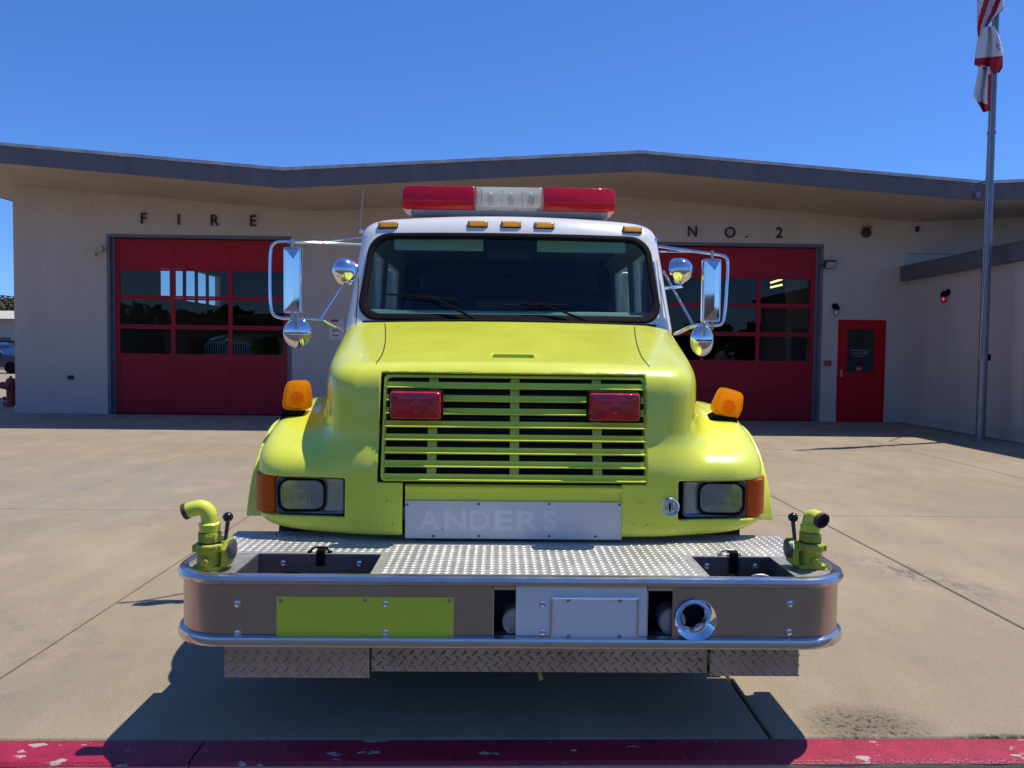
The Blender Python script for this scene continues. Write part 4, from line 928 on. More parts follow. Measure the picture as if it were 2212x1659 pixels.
part(MB().loft([wsl(0.0, 0.02, 0.13), wsl(0.0, -0.006, 0.13), wsl(0.008, -0.014, 0.13), wsl(0.030, -0.012, 0.12), wsl(0.042, -0.004, 0.11), wsl(0.044, 0.02, 0.11)], caps=False), 'windshield_gasket', black)
base_o = wsout(0.036, 0.11); loops = []
for k in range(10):
    sc_ = 1-k/9*0.985; loops.append([(TC+x*sc_, float(yfront(ZB+0.3+(z-ZB-0.3)*sc_, x*sc_))+0.004, ZB+0.3+(z-ZB-0.3)*sc_) for x, z in base_o])
part(MB().loft(loops, caps=False), 'windshield', wglass)
def WS(px, py, off=0.0):
    Y = 4.9
    for _ in range(12): p = W(px, py, Y); Y = float(yfront(p.z, p.x-TC))-off
    return W(px, py, Y)
# side glass
for s in (-1, 1):
    for a, b_ in ((5.30, 6.05), (6.30, 7.0)):
        part(MB().box(TC+s*1.015, TC+s*1.019, a-0.01, b_+0.01, 1.60, 2.19), 'side_window', bglass)
# cowl strip
cw = [[(TC+x, 4.788+0.1*x*x+dy, z) for dy, z in ((0.0, 1.620-0.035*x*x), (-0.012, 1.640-0.035*x*x), (-0.012, 1.650-0.035*x*x), (0.0, 1.657-0.02*x*x), (0.03, 1.657-0.02*x*x))] for x in np.linspace(-0.93, 0.93, 21)]
part(MB().loft(cw), 'cowl', black)
# interior
ig = mat('grey_vinyl', (0.34, 0.38, 0.36), 0.7)
part(MB().box(TC-0.98, TC+0.98, 5.06, 5.25, 1.30, 1.725).box(TC-0.96, TC+0.96, 4.96, 5.06, 1.5, 1.70), 'dashboard', ig, bevel=0.03)
part(MB().box(TC-0.22, TC+0.12, 5.08, 5.2, 1.72, 1.80), 'radio', dark, bevel=0.01)
sw = part(MB().lathe((0, 0, 0), (0, 0, 1), [(0.21, -0.014), (0.224, 0), (0.21, 0.014), (0.196, 0), (0.21, -0.014)], 32).obox((0, 0, -0.01), (0.2, 0, 0), (0, 0.015, 0), (0, 0, 0.008)).obox((0, 0.05, -0.01), (0.015, 0, 0), (0, 0.15, 0), (0, 0, 0.008)), 'steering_wheel', black)
sw.location = Vector((TC+0.50, 5.42, 1.60))-base_loc(truck); sw.rotation_euler = (radians(-55), 0, 0)
for s in (-1, 1):
    seat = part(MB().box(TC+s*0.52-0.25, TC+s*0.52+0.25, 5.70, 5.82, 1.1, 1.86), 'seat', dark, bevel=0.05)
    part(MB().box(TC+s*0.52-0.14, TC+s*0.52+0.14, 5.74, 5.82, 1.90, 2.04), 'headrest', dark, seat, bevel=0.04)
    part(MB().box(TC+s*0.48-0.30, TC+s*0.48+0.30, 5.20, 5.22, 2.13, 2.22), 'sun_visor', mat('visor_grey', (0.35, 0.38, 0.36), 0.8), bevel=0.01)
part(MB().box(TC-0.85, TC+0.85, 7.25, 7.33, 1.1, 1.9), 'rear_bench', mat('bench_vinyl', (0.10, 0.10, 0.10), 0.7), bevel=0.04)
part(MB().box(TC-0.98, TC+0.98, 5.0, 7.3, 0.96, 1.0).box(TC-0.99, TC+0.99, 7.31, 7.335, 1.0, 2.32).box(TC-0.95, TC+0.95, 5.45, 7.3, 2.295, 2.305), 'cab_lining', mat('charcoal_lining', (0.05, 0.05, 0.055), 0.9))
part(MB().box(TC-0.16, TC+0.16, 5.25, 5.27, 2.08, 2.14), 'interior_mirror', dark, bevel=0.01)
# wipers
for bl, arm in ((((835, 635), (988, 648)), ((924, 638), (975, 662), (1034, 694))), (((1081, 659), (1227, 659)), ((1166, 656), (1225, 677), (1288, 701)))):
    A_, B_ = WS(*bl[0], 0.022), WS(*bl[1], 0.022); M_ = (A_+B_)/2
    wp = part(MB().tube([A_, M_+Vector((0, -0.003, 0.0)), B_], 0.0055, 6), 'wiper_blade', black)
    part(MB().tube([A_*0.7+B_*0.3+Vector((0, -0.006, 0.003)), M_+Vector((0, -0.02, 0.012)), A_*0.3+B_*0.7+Vector((0, -0.006, 0.003))], 0.0045, 6, smooth=1), 'bridge', black, wp)
    pts = [WS(*p, 0.035) for p in arm]
    part(MB().tube(pts, [0.005, 0.0055, 0.008, 0.011], 8, smooth=1), 'wiper_arm', black)
# roof clearance lamps
for x, y in ((838, 486), (1032, 484), (1104, 485), (1176, 487), (1366, 496)):
    p = WS(x, y, 0.004)
    nrm = Vector((0, -1, 0.5)).normalized(); up = Vector((0, 0.5, 1)).normalized()
    def q(u, v, w): return p+Vector((1, -0.19*(p.x-TC)*-1, 0))*u+up*v-nrm*w
    l1 = part(MB().loft([[q(u, v, d) for u, v in rrect(-0.068+e, 0.068-e, -0.026+e, 0.026-e, 0.008)] for d, e in ((0.02, 0), (-0.001, 0), (-0.004, 0.003))]), 'clearance_lamp', black)
    part(MB().loft([[q(u, v, d) for u, v in rrect(-0.064+e, 0.064-e, -0.022+e, 0.022-e, 0.008)] for d, e in ((0.0, 0), (-0.006, 0), (-0.011, 0.005), (-0.012, 0.015))]), 'lens', ambercap, l1)
    for u in (-0.055, 0.055): part(MB().sphere(q(u, 0, -0.011), 0.0035, 8, 6), 'screw', black, l1)

# light bar
LY = 5.52
def lbx(px): return W(px, 445, LY-0.15).x
def lbprof(dz=0, g=0):
    z0 = 2.438
    return [(LY-0.13+g, z0), (LY-0.155+g, z0+0.045), (LY-0.155+g, z0+0.068), (LY-0.10+g, z0+0.170), (LY+0.10-g, z0+0.170), (LY+0.155-g, z0+0.068), (LY+0.155-g, z0+0.045), (LY+0.13-g, z0)]
bar = part(MB().prism([(LY-0.10, 2.40), (LY-0.13, 2.436), (LY+0.13, 2.436), (LY+0.10, 2.40)], 'x', lbx(886), lbx(1316)), 'light_bar', mat('bar_base_grey', (0.42, 0.39, 0.35), 0.4, var=0.2, vscale=8), bevel=0.006)
def barlens(xa, xb, m, taper):
    loops = []
    cy, cz = LY, 2.438+0.05
    def L_(x, k): return [(x, cy+(y-cy)*k, cz+(z-cz)*(k if z > cz else k)) for y, z in lbprof()]
    if taper < 0: loops = [L_(xa+0.03, 0.72), L_(xa, 0.86), L_(xa+0.035, 1.0), L_(xb-0.001, 1.0)]; loops[0] = [(x, y, z+0.0) for x, y, z in loops[0]]
    elif taper > 0: loops = [L_(xa+0.001, 1.0), L_(xb-0.035, 1.0), L_(xb, 0.86), L_(xb-0.03, 0.72)]
    else: loops = [L_(xa, 0.99), L_(xb, 0.99)]
    return part(MB().loft(loops), 'lens', m, bar, bevel=0.006)
barlens(lbx(867), lbx(1025), redlens, -1); barlens(lbx(1174), lbx(1331), redlens, 1)
cl = glass('clear_dome', (0.85, 0.87, 0.87), 1.5, 0.12)
_n = cl.node_tree; _d = _n.nodes.new('ShaderNodeBsdfTranslucent'); _d.inputs[0].default_value = (0.62, 0.64, 0.62, 1); _x = _n.nodes.new('ShaderNodeMixShader'); _x.inputs[0].default_value = 0.58
_o = _n.nodes['Material Output']; _n.links.new(_o.inputs[0].links[0].from_socket, _x.inputs[1]); _n.links.new(_d.outputs[0], _x.inputs[2]); _n.links.new(_x.outputs[0], _o.inputs[0])
barlens(lbx(1027), lbx(1172), cl, 0)
for px in (1058, 1103, 1147):
    x = lbx(px)
    part(MB().sphere((x, LY-0.07, 2.525), 0.036, 14, 10, (0.75, 0.6, 1.35)), 'reflector', mat('spun_bulb', (0.8, 0.8, 0.78), 0.25, metal=0.5), bar)
    part(MB().box(x-0.062, x-0.056, LY-0.11, LY+0.08, 2.462, 2.585), 'divider', ghost, bar)
    part(MB().sphere((x, LY-0.09, 2.452), 0.006, 8, 6), 'screw', black, bar)
part(MB().box(lbx(1027)+0.01, lbx(1172)-0.01, LY-0.12, LY+0.12, 2.44, 2.462), 'tray', mat('cream_tray', (0.62, 0.58, 0.48), 0.5), bar)
for px in (905, 1298): part(MB().box(lbx(px)-0.03, lbx(px)+0.03, LY-0.06, LY+0.06, 2.36, 2.405), 'mounting_foot', steel, bar)

# ---------------- mirrors and spotlights ----------------
def mirror(fr, extra, head, hY, disc, dY):
    o = part(MB().tube([W(*p) for p in fr], 0.0095, 12, smooth=2), 'side_mirror', chrome)
    for e in extra: part(MB().tube([W(*p) for p in e[0]], e[1], 10, smooth=1), 'mirror_strut', chrome, o)
    a = W(head[0], head[3], hY); c = W(head[1], head[2], hY)
    mx = (a.x+c.x)/2; hz = (c.z-a.z)/2; hx = (c.x-a.x)/2; mz = (a.z+c.z)/2
    def rr_(k, dy): return [(mx+x, hY+dy, mz+z) for x, z in rrect(-hx+k, hx-k, -hz+k, hz-k, 0.012)]
    mb = MB().loft([rr_(0.004, 0.05), rr_(0, 0.045), rr_(0, 0.01), rr_(0.005, 0.0), rr_(0.010, 0.002)], caps=True)
    part(mb, 'mirror_shell', chrome, o)
    # faceted back: a long ridge with two sloping ends
    i = 0.012; A0, A1, B0, B1 = (mx-hx+i, mz-hz+i), (mx-hx+i, mz+hz-i), (mx+hx-i, mz-hz+i), (mx+hx-i, mz+hz-i)
    ry = hY-0.016; r0 = (mx+hx*0.2, mz-hz+hx*1.3); r1 = (mx+hx*0.2, mz+hz-hx*1.3)
    V_ = [(A0[0], hY+0.001, A0[1]), (B0[0], hY+0.001, B0[1]), (B1[0], hY+0.001, B1[1]), (A1[0], hY+0.001, A1[1]), (r0[0], ry, r0[1]), (r1[0], ry, r1[1])]
    part(MB().add(V_, [(0, 1, 4), (1, 2, 5, 4), (2, 3, 5), (3, 0, 4, 5), (3, 2, 1, 0)]), 'back_facets', chrome, o, smooth=False)
    cx, cy, rx, rz = disc; cc = W(cx, cy, dY); k = dY/FPX
    n_ = 32
    lp = [[(cc.x+rx*k*s_*cos(2*pi*j/n_), dY-d, cc.z+rz*k*s_*sin(2*pi*j/n_)) for j in range(n_)] for s_, d in ((0.98, -0.02), (1.0, -0.012), (1.0, 0.0), (0.95, 0.006), (0.92, 0.004), (0.8, 0.012), (0.55, 0.021), (0.3, 0.026), (0.05, 0.028))]
    part(MB().loft(lp), 'convex_mirror', chrome, o)
    part(MB().box(cc.x-0.012, cc.x+0.012, dY-0.03, dY+0.0, cc.z+rz*k*0.25, cc.z+rz*k*1.15), 'disc_bracket', steel, o, bevel=0.003)
    for py in (head[2]-7, head[3]+7):
        q0 = W((head[0]+head[1])/2, py, hY+0.02); part(MB().lathe(q0, (0, 0, 1), [(0.001, -0.03), (0.009, -0.03), (0.009, 0.03), (0.001, 0.03)], 10), 'pivot', steel, o)
    return o
m1 = mirror([(782, 529, 5.18), (700, 525, 5.02), (640, 524, 4.90), (604, 521, 4.86), (590, 526, 4.85), (584, 540, 4.85), (583, 600, 4.84), (584, 655, 4.83), (588, 677, 4.83), (600, 687, 4.83), (640, 689, 4.82), (690, 690, 4.84), (712, 702, 4.90), (742, 716, 4.98)],
       [(((692, 524, 5.0), (782, 513, 5.2)), 0.006), (((694, 686, 4.83), (747, 604, 5.0), (768, 572, 5.12)), 0.006), (((694, 690, 4.84), (712, 702, 4.9), (738, 712, 4.97)), 0.013)],
       (611, 651, 534, 675), 4.80, (642, 719, 30, 32), 4.80)
m2 = mirror([(1424, 532, 5.18), (1485, 541, 5.0), (1545, 549, 4.90), (1562, 552, 4.86), (1571, 558, 4.85), (1573, 572, 4.85), (1570, 625, 4.84), (1566, 680, 4.83), (1562, 698, 4.83), (1548, 704, 4.83), (1520, 701, 4.83), (1498, 703, 4.85), (1480, 710, 4.9), (1457, 722, 4.98)],
       [(((1426, 543, 5.2), (1493, 544, 5.0)), 0.006), (((1433, 585, 5.12), (1497, 701, 4.85)), 0.007), (((1530, 700, 4.83), (1498, 703, 4.85), (1462, 720, 4.97)), 0.013)],
       (1517, 1560, 559, 695), 4.80, (1517, 735, 25, 34), 4.78)
def spot(px, py, Y, ax, s):
    c = W(px, py, Y); A = Vector(ax).normalized()
    prof = [(0.001, 0.088)]+[(0.082*sin(radians(a)), 0.088*cos(radians(a))) for a in range(12, 91, 13)]+[(0.084, -0.004), (0.087, -0.008), (0.087, -0.018), (0.080, -0.022), (0.001, -0.028)]
    o = part(MB().lathe(c, A, prof, 32), 'spotlight', chrome)
    return o, c
s1, c1 = spot(746, 586, 4.95, (-0.45, -0.75, 0.42), -1)
part(MB().tube([c1+Vector((0.02, 0.05, -0.06)), W(757, 610, 4.99), W(768, 606, 5.02)], 0.010, 8), 'arm', chrome, s1)
part(MB().sphere(W(757, 611, 4.97), 0.016), 'joint', chrome, s1)
s2, c2 = spot(1468, 585, 4.95, (0.62, -0.70, 0.2), 1)
part(MB().tube([c2+Vector((0.0, 0.02, -0.07)), W(1474, 618, 4.93), W(1438, 622, 5.02)], 0.012, 8), 'arm', chrome, s2)
for px in (780, 1416): part(MB().sphere(W(px, 500 if px < 1000 else 518, 5.30), 0.014), 'roof_marker', chrome)
part(MB().tube([W(777, 512, 5.3), W(780, 460, 5.3), W(785, 409, 5.3)], 0.0028, 6), 'antenna', steel)
part(MB().tube([W(768, 716, 4.78), W(771, 660, 4.78), W(775, 600, 4.8)], 0.003, 6).sphere(W(768, 716, 4.78), 0.011), 'antenna', black)

# ---------------- bumper ----------------
BC = W(1103, 1300, 2.88).x+0.010
BW, BF, BR = 1.292, 2.840, 0.20
def bpath(n=10, w=BW, f=BF, r=BR, back=3.42):
    pts = [(-w, back, -1, 0), (-w, f+r+0.1, -1, 0)]
    for k in range(n+1):
        a = radians(180+90*k/n); pts.append((-w+r+r*cos(a), f+r+r*sin(a), cos(a), sin(a)))
    R_ = [(-x, y, -nx, ny) for x, y, nx, ny in pts[::-1]]
    mid = [(-w+r+(2*w-2*r)*k/12, f, 0, -1) for k in range(1, 12)]
    return pts+mid+R_
def sweep(prof, sel=None, **k):
    P = bpath()
    if sel: P = [p for p in P if sel(p)]
    return MB().loft([[(BC+x+nx*n_, y+ny*n_, z) for n_, z in prof] for x, y, nx, ny in P])
bumper = part(sweep([(-0.024, 0.605), (-0.020, 0.615), (-0.002, 0.618), (0.013, 0.612), (0.021, 0.599), (0.018, 0.585), (0.004, 0.576), (-0.024, 0.576)]), 'bumper', rail)
part(sweep([(-0.045, 0.392), (0.0, 0.390), (0.016, 0.382), (0.022, 0.366), (0.018, 0.350), (0.004, 0.342), (-0.045, 0.340)]), 'lower_rail', rail, bumper)
fx = lambda px: W(px, 1335, BF).x
zf0, zf1 = 0.391, 0.5765
def facebox(a, c, m, name, dy=0.0): return part(MB().box(a, c, BF+dy, BF+dy+0.005, zf0, zf1), name, m, bumper, bevel=0.0012)
# wrapped steel ends
hc = W(1501, 1337, BF)
HX = hc.x+0.082
def wrap(side):
    P = [p for p in bpath() if (p[0] <= -BW+BR+1e-6 if side < 0 else p[0] >= BW-BR-1e-6)]
    lim = fx(1065)-BC if side < 0 else HX-BC
    P = (P+[(lim, BF, 0, -1)]) if side < 0 else ([(lim, BF, 0, -1)]+P)
    return MB().loft([[(BC+x+nx*n_, y+ny*n_, z) for n_, z in ((-0.004, zf0), (0, zf0), (0, zf1), (-0.004, zf1))] for x, y, nx, ny in P])
x0h, x1h = fx(1452), HX
def ray_rect(a):
    dx, dz = cos(a), sin(a); t = min(((x1h-hc.x) if dx > 0 else (x0h-hc.x))/dx if abs(dx) > 1e-6 else 9, ((zf1-hc.z) if dz > 0 else (zf0-hc.z))/dz if abs(dz) > 1e-6 else 9)
    return hc.x+dx*t, hc.z+dz*t
AN = sorted([2*pi*k/64+0.001 for k in range(64)]+[math.atan2(z-hc.z, x-hc.x) % (2*pi) for x in (x0h, x1h) for z in (zf0, zf1)])
rr_h = 0.060
part(MB().loft([[(hc.x+rr_h*cos(a), BF+0.02, hc.z+rr_h*sin(a)) for a in AN], [(hc.x+rr_h*cos(a), BF, hc.z+rr_h*sin(a)) for a in AN], [(ray_rect(a)[0], BF, ray_rect(a)[1]) for a in AN]], caps=False), 'horn_face', steel, bumper)
part(wrap(-1), 'steel_face', steel, bumper); part(wrap(1), 'steel_face', steel, bumper)
wp_ = facebox(fx(1114), fx(1397), plate, 'white_face', -0.0015)
pf = [[(x, y_, z) for x, z in rrect(fx(1187)+e, fx(1380)-e, W(1200, 1385, BF).z+e, W(1200, 1287, BF).z-e, 0.012)] for e, y_ in ((0, BF-0.0018), (0.001, BF-0.008), (0.006, BF-0.010), (0.010, BF-0.008), (0.011, BF-0.003))]
part(MB().loft(pf, caps=False), 'plate_frame', chrome, bumper)
part(MB().prism(rrect(fx(1192), fx(1375), W(1200, 1381, BF).z, W(1200, 1291, BF).z, 0.008), 'y', BF-0.004, BF-0.0018), 'blank_plate', plate, bumper)
part(MB().prism(rrect(fx(598), fx(980), W(800, 1386, BF).z, W(800, 1289, BF).z, 0.006), 'y', BF-0.004, BF-0.0005), 'lime_panel', limeflat, bumper)
blt, _ = MB().lathe((0, 0, 0), (0, -1, 0), [(0.0145, 0), (0.0145, 0.003), (0.012, 0.008), (0.006, 0.010), (0.005, 0.007), (0.001, 0.007)], 18).mesh('bolt', chrome)
for x, y in ((513, 1304), (513, 1368), (833, 1304), (833, 1366), (1172, 1304), (1172, 1365), (1706, 1304), (1704, 1365)):
    inst('bolt', blt, W(x, y, BF-0.003), bumper)
sc2, _ = MB().lathe((0, 0, 0), (0, -1, 0), [(0.0085, 0), (0.0085, 0.002), (0.005, 0.004), (0.001, 0.004)], 12).mesh('screw', bezelm)
for x, y in ((606, 1297), (789, 1297), (971, 1298), (607, 1378), (789, 1377), (971, 1377), (1228, 1297), (1339, 1297), (1228, 1375), (1338, 1375)):
    inst('screw', sc2, W(x, y, BF-0.004), bumper)
# speaker recesses
for x0, x1, cx in ((1065, 1113.5, 1114), (1397.5, 1452, 1452)):
    a, c = fx(x0), fx(x1); cc = W(cx, 1343, 2.868)
    rc = part(MB().box(a-0.01, cc.x+0.10, 3.0, 3.01, zf0, zf1).box(a-0.012, a-0.004, BF+0.006, 3.0, zf0, zf1).box(a-0.01, cc.x+0.1, BF+0.006, 3.0, zf0-0.01, zf0), 'speaker_recess', dark, bumper)
    part(MB().lathe((cc.x, 2.868, cc.z), (0, -1, 0), [(0.052, -0.08), (0.052, 0.0), (0.049, 0.004), (0.044, 0.001), (0.02, 0.003), (0.001, 0.004)], 32), 'siren_speaker', mat('spun_aluminium', (0.5, 0.5, 0.5), 0.35, metal=0.6), bumper)
    part(MB().box(a+0.002, c-0.001, BF-0.003, BF+0.02, zf1-0.012, zf1+0.004), 'recess_trim', rail, bumper)
    part(MB().box(a-0.001, a+0.003, BF-0.002, BF+0.03, zf0, zf1-0.012), 'recess_trim', chrome, bumper)
# horn
hn = [(0.028, -0.130), (0.034, -0.07), (0.044, -0.03), (0.058, -0.006), (0.074, 0.010), (0.078, 0.013), (0.079, 0.016), (0.077, 0.018), (0.072, 0.014), (0.056, 0.000), (0.042, -0.026), (0.032, -0.066), (0.026, -0.128)]
part(MB().lathe(hc, (0, -1, 0), hn, 48), 'air_horn', chrome, bumper)
part(MB().lathe(hc+Vector((0, 0.125, 0)), (0, -1, 0), [(0.001, 0), (0.029, 0.0)], 20), 'horn_throat', dark, bumper)

# tread plate deck with its two wells
DZ = 0.598
def gd(px, py): return G(px, py, DZ)
lw = (gd(500, 1248).x*0.5+gd(553, 1196).x*0.5, gd(798, 1248).x*0.5+gd(822, 1196).x*0.5)
rw = (gd(1533, 1248).x*0.5+gd(1495, 1200).x*0.5, gd(1720, 1248).x*0.5+gd(1660, 1200).x*0.5)
yw0, yw1, yd1 = 2.872, gd(822, 1197).y, 3.60
DW = BW-0.012
deck = part(MB().box(BC-DW, BC+DW, yw1+0.0005, yd1, DZ-0.005, DZ), 'deck', tread, bumper, smooth=False)
part(MB().box(lw[1], rw[0], BF+0.022, yw1, DZ-0.005, DZ), 'deck_plate', tread, bumper, smooth=False)
cor = lambda s, xin: [(xin, BF+0.02)]+[(BC+s*(DW-0.19+0.19*sin(radians(a))), BF+0.02+0.19-0.19*cos(radians(a))) for a in range(0, 91, 10)]+[(BC+s*DW, yw1), (xin, yw1)]
smooth_pl = mat('dirty_plate', (0.40, 0.38, 0.34), 0.5, metal=0.6, var=0.4, vscale=14)
part(MB().prism(cor(-1, lw[0]), 'z', DZ-0.005, DZ), 'corner_plate', smooth_pl, bumper, smooth=False)
part(MB().prism(cor(1, rw[1]), 'z', DZ-0.005, DZ), 'corner_plate', smooth_pl, bumper, smooth=False)
part(MB().box(lw[0], lw[1], BF+0.022, yw0, DZ-0.005, DZ), 'deck_edge', smooth_pl, bumper, smooth=False)
part(MB().box(rw[0], rw[1], BF+0.022, yw0, DZ-0.005, DZ), 'deck_edge', smooth_pl, bumper, smooth=False)
wellm = mat('well_steel', (0.16, 0.15, 0.16), 0.45, metal=0.6, var=0.25, vscale=9)
for (a, c) in (lw, rw):
    b = MB(); D = 0.19; zb_ = DZ-D; zt2 = DZ-0.0055
    b.box(a-0.003, a, yw0, yw1, zb_, zt2).box(c, c+0.003, yw0, yw1, zb_, zt2).box(a, c, yw0-0.003, yw0, zb_, zt2).box(a, c, yw1, yw1+0.003, zb_, zt2).box(a, c, yw0, yw1, zb_-0.003, zb_)
    well = part(b, 'hose_well', wellm, bumper, smooth=False)
    for f in (0.2, 0.82): inst('bolt', blt, (a+(c-a)*f, yw1-0.001, DZ-0.04), bumper)
def latch(px, py, m=steel):
    g = gd(px, py); p = Vector((g.x, g.y, DZ+0.012))
    return part(MB().tube([p+Vector((-0.05, 0, -0.008)), p+Vector((-0.03, 0, 0.012)), p+Vector((0.03, 0, 0.012)), p+Vector((0.05, 0, -0.008))], 0.006, 8, smooth=1).box(p.x-0.06, p.x-0.04, p.y-0.01, p.y+0.01, DZ+0.001, DZ+0.008).box(p.x+0.04, p.x+0.06, p.y-0.01, p.y+0.01, DZ+0.001, DZ+0.008), 'footman_loop', m, bumper)
for q_ in ((635, 1245), (694, 1190), (1630, 1245), (1565, 1191)):
    g = gd(*q_); yv = yw0-0.012 if q_[1] > 1220 else yw1+0.02
    p = Vector((g.x, yv, DZ+0.010))
    part(MB().tube([p+Vector((-0.040, 0, -0.008)), p+Vector((-0.028, 0, 0.012)), p+Vector((0.028, 0, 0.012)), p+Vector((0.040, 0, -0.008))], 0.0045, 8, smooth=1).box(p.x-0.05, p.x-0.034, p.y-0.012, p.y+0.012, DZ+0.0005, DZ+0.006).box(p.x+0.034, p.x+0.05, p.y-0.012, p.y+0.012, DZ+0.0005, DZ+0.006), 'strap_loop', black if q_[0] < 1000 else steel, bumper)
# straps
g = gd(1571, 1191)
part(MB().loft([[(g.x-0.019, y, z), (g.x+0.019, y, z), (g.x+0.019, y+0.003, z+0.002), (g.x-0.019, y+0.003, z+0.002)] for y, z in ((yw1+0.03, DZ+0.008), (yw1+0.015, DZ+0.022), (yw1-0.004, DZ+0.016), (yw1-0.012, DZ-0.02), (yw1-0.014, DZ-0.08), (yw1-0.016, DZ-0.15))]), 'strap', black, bumper)
part(MB().box(g.x-0.022, g.x+0.022, yw1-0.024, yw1-0.017, DZ-0.075, DZ-0.068), 'strap_buckle', chrome, bumper)
g = gd(702, 1186)
part(MB().loft([[(g.x-0.018, y, z), (g.x+0.018, y, z), (g.x+0.018, y+0.003, z+0.002), (g.x-0.018, y+0.003, z+0.002)] for y, z in ((yw1+0.06, DZ+0.002), (yw1+0.05, DZ+0.016), (yw1+0.025, DZ+0.02), (yw1+0.0, DZ+0.012), (yw1-0.008, DZ-0.02), (yw1-0.01, DZ-0.05))]), 'strap', black, bumper)

def lozenges(pos, u, v, nrm, lenu, lenv, pitch, L, Wd, hgt, skip=None, margin=0.012):
    """raised diamonds of tread plate, alternating direction"""
    pos, u, v, nrm = map(Vector, (pos, u, v, nrm)); mb = MB(); nu = int(lenu/pitch*2); nv = int(lenv/pitch*2)
    for i in range(nu+1):
        for j in range(nv+1):
            if (i+j) % 2: continue
            cu, cv = (i+0.5)*pitch/2, (j+0.5)*pitch/2
            if cu < margin or cv < margin or cu > lenu-margin or cv > lenv-margin: continue
            c = pos+u*cu+v*cv
            if skip and skip(c): continue
            s_ = 1 if i % 2 else -1
            a = (u*cos(radians(40))+v*s_*sin(radians(40))); b_ = (-u*s_*sin(radians(40))+v*cos(radians(40)))
            P = [c-a*L, c-a*L*0.4-b_*Wd, c+a*L*0.4-b_*Wd, c+a*L, c+a*L*0.4+b_*Wd, c-a*L*0.4+b_*Wd, c-a*L*0.5+nrm*hgt, c+a*L*0.5+nrm*hgt]
            P = [p-nrm*0.0004 if k < 6 else p for k, p in enumerate(P)]
            mb.add(P, [(0, 1, 6), (1, 2, 7, 6), (2, 3, 7), (3, 4, 7), (4, 5, 6, 7), (5, 0, 6)])
    return mb
sk = lambda c: (c.y < yw1+0.02 and (c.x < lw[1]+0.02 or c.x > rw[0]-0.02))
dm = lozenges((BC-DW, BF+0.04, DZ), (1, 0, 0), (0, 1, 0), (0, 0, 1), 2*DW, yd1-BF-0.04, 0.0345, 0.0150, 0.0050, 0.0021, sk)
tag(dm.build('tread_pattern', tread, bumper), kind='stuff')
# tread plates under the bumper
for (x0, x1, y0, y1, Y, p_) in ((484, 798, 1414, 1463, 2.92, 0.041), (802, 1528, 1412, 1450, 2.94, 0.041), (1533, 1726, 1413, 1460, 2.92, 0.041)):
    a = W(x0, y1, Y); c = W(x1, y0-14, Y)
    pl = part(MB().box(a.x, c.x, Y, Y+0.004, a.z, c.z).box(a.x, c.x, Y+0.004, Y+0.10, a.z, a.z+0.004), 'tread_skirt', treadm, bumper, smooth=False)
    tag(lozenges((a.x, Y, a.z), (1, 0, 0), (0, 0, 1), (0, -1, 0), c.x-a.x, c.z-a.z-0.005, p_, 0.0185, 0.0052, 0.0040, None, 0.007).build('tread_pattern', treadm, bumper), kind='stuff')
    if x0 == 802:
        for px in np.linspace(830, 1500, 7): inst('screw', sc2, W(px, 1417, Y-0.001), bumper)
part(MB().tube([W(1166, 1448, 2.99), W(1166, 1458, 2.98), W(1169, 1468, 2.98)], 0.009, 6, smooth=1), 'tow_tab', limeold, bumper)

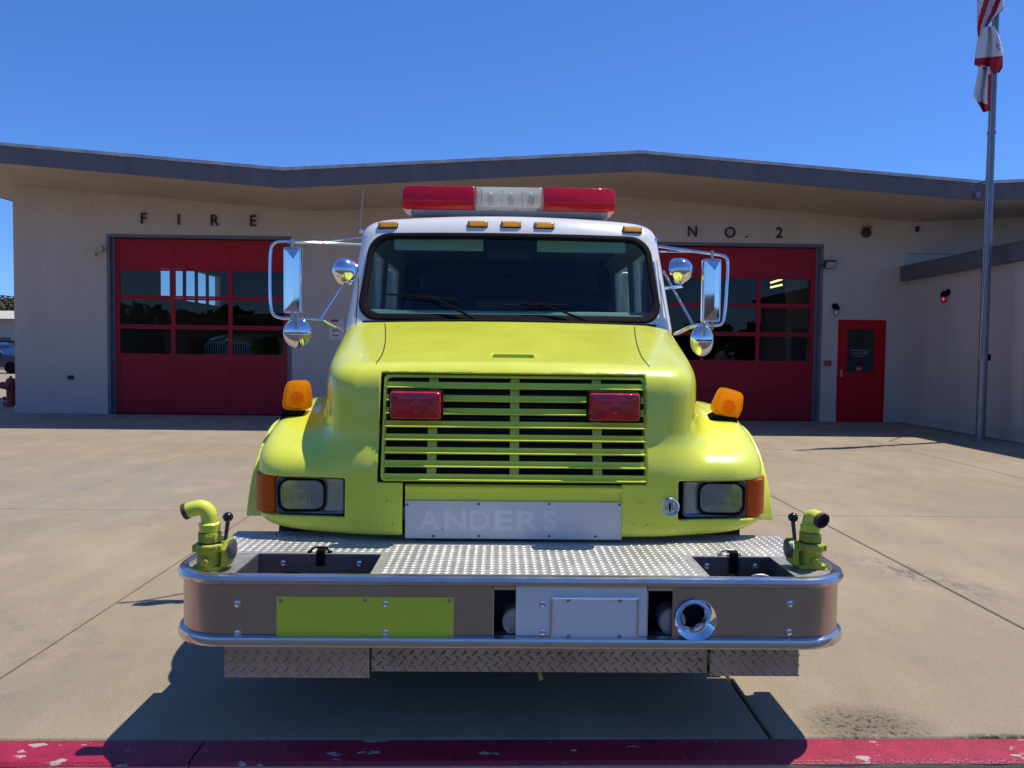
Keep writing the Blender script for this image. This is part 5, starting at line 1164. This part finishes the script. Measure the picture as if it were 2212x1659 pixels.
# ---------------- valves on the bumper ends ----------------
def valve(px, py, s, elbow):
    g = gd(px, py); x, y, z = g.x, g.y, DZ
    v = part(MB().prism([(x-0.058, y-0.045), (x+0.05*1, y-0.045), (x+0.062, y-0.02), (x+0.062, y+0.045), (x-0.05, y+0.045), (x-0.062, y+0.02)], 'z', z, z+0.020)
             .lathe((x, y, z), (0, 0, 1), [(0.001, 0.018), (0.052, 0.018), (0.049, 0.03), (0.051, 0.075), (0.058, 0.080), (0.059, 0.108), (0.052, 0.113), (0.001, 0.113)], 28)
             .box(x-0.060, x+0.060, y-0.035, y+0.035, z+0.080, z+0.110), 'discharge_valve', limeold, bumper, bevel=0.004)
    part(MB().lathe((x, y-0.052, z+0.042), (0, -1, 0), [(0.016, -0.01), (0.016, 0.008), (0.013, 0.012), (0.001, 0.012)], 6 if s > 0 else 20), 'boss', limeold, v)
    part(MB().lathe((x, y, z), (0, 0, 1), [(0.045, 0.110), (0.045, 0.120), (0.038, 0.122), (0.038, 0.164), (0.001, 0.165)], 24), 'dark_ring', rustpipe, v)
    part(MB().lathe((x+0.001, y, z), (0, 0, 1), [(0.030, 0.121), (0.0475, 0.121), (0.0485, 0.124), (0.0485, 0.157), (0.0465, 0.160), (0.030, 0.160)], 8), 'collar', limeold, v)
    br = MB().prism([(y-0.04, z+0.018), (y+0.04, z+0.018), (y+0.045, z+0.125), (y+0.01, z+0.130), (y-0.035, z+0.09)], 'x', x-s*0.058, x-s*0.088)
    part(br, 'side_bracket', limeold, v, bevel=0.004)
    part(MB().lathe((x-s*0.084, y, z+0.085), (-s, 0, 0), [(0.001, 0.0), (0.042, 0.002), (0.042, 0.016), (0.030, 0.020), (0.012, 0.022), (0.001, 0.022)], 24), 'gear_cap', mat('grey_cast', (0.12, 0.12, 0.13), 0.5, metal=0.5), v)
    part(MB().lathe((x, y, z), (0, 0, 1), [(0.03, 0.160), (0.040, 0.163), (0.043, 0.196), (0.038, 0.201), (0.030, 0.204)], 24), 'elbow_socket', lime, v)
    pts = [(x+a, y+b_, z+c) for a, b_, c in elbow]
    el = part(MB().tube(pts, 0.0335, 24, smooth=3), 'elbow', lime, v)
    e1, e0 = Vector(pts[-1]), Vector(pts[-2]); d = (e1-e0).normalized()
    part(MB().lathe(e1, d, [(0.034, -0.004), (0.0355, 0.001), (0.0355, 0.014), (0.030, 0.014), (0.029, -0.001), (0.001, -0.001)], 28), 'pipe_thread', rustpipe, v)
    part(MB().lathe(e1+d*0.0005, d, [(0.0292, 0), (0.001, 0)], 24), 'pipe_bore', dark, v)
    kx = x-s*0.071; 
    part(MB().tube([(x-s*0.062, y+0.01, z+0.12), (kx, y+0.012, z+0.205)], [0.0075, 0.009], 10), 'lever', mat('lever_steel', (0.12, 0.11, 0.11), 0.45, metal=0.7, var=0.3, vscale=40), v)
    part(MB().sphere((kx, y+0.012, z+0.222), 0.0215, 24, 14), 'knob', knobm, v)
    v.scale = (0.94, 0.94, 0.90); v.location.z -= 0.0057
    return v
valve(453, 1228, -1, [(0, 0, 0.18), (0.0, 0, 0.215), (-0.004, 0, 0.245), (-0.028, -0.002, 0.268), (-0.06, -0.004, 0.262), (-0.088, -0.006, 0.252)])
valve(1748, 1225, 1, [(0, 0, 0.18), (0, 0, 0.21), (0.004, -0.006, 0.232), (0.014, -0.028, 0.232), (0.022, -0.050, 0.226)])

# ---------------- chassis, wheels, rear body ----------------
tyre = mat('tyre_rubber', (0.02, 0.02, 0.02), 0.85, bump=0.3)
chas = mat('chassis_black', (0.02, 0.02, 0.02), 0.6)
wt_me, _ = MB().lathe((0, 0, 0), (1, 0, 0), [(0.28, -0.13), (0.42, -0.14), (0.485, -0.12), (0.50, -0.09), (0.50, 0.09), (0.485, 0.12), (0.42, 0.14), (0.28, 0.13)], 40).mesh('tyre', tyre)
wr_me, _ = MB().lathe((0, 0, 0), (1, 0, 0), [(0.28, -0.11), (0.27, -0.02), (0.12, 0.02), (0.11, 0.08), (0.001, 0.09)], 32).mesh('rim', mat('rim_white', (0.6, 0.6, 0.6), 0.4))
for x, y in ((-1.0, 4.17), (1.0, 4.17), (-1.02, 8.6), (1.02, 8.6)):
    w = inst('wheel', wt_me, (TC+x, y, 0.50), truck, (0, 0, pi if x < 0 else 0)); r_ = inst('rim', wr_me, (TC+x, y, 0.50), w)
part(MB().box(TC-0.48, TC-0.40, 2.95, 10, 0.46, 0.58).box(TC+0.40, TC+0.48, 2.95, 10, 0.46, 0.58).box(TC-0.40, TC+0.40, 2.96, 3.06, 0.42, 0.56).box(TC-0.9, TC+0.9, 4.11, 4.23, 0.42, 0.52).box(TC-0.9, TC+0.9, 8.5, 8.7, 0.42, 0.56), 'chassis', chas)
part(MB().box(TC-0.35, TC+0.35, 3.70, 4.70, 0.45, 1.15), 'engine', chas, bevel=0.05)
part(MB().box(TC-1.05, TC+1.05, 4.95, 7.4, 0.55, 0.80), 'cab_step', chas)
part(MB().box(TC-1.2, TC+1.2, 7.46, 10.2, 1.08, 2.25).box(TC-1.2, TC+1.2, 7.46, 8.0, 0.55, 1.08).box(TC-1.2, TC+1.2, 9.2, 10.2, 0.55, 1.08), 'rear_body', white, bevel=0.03)
for o in truck.children:
    if o.name.startswith('wheel'): o.location.z -= LIFT
truck.location.z += LIFT
for o in (truck,): pass
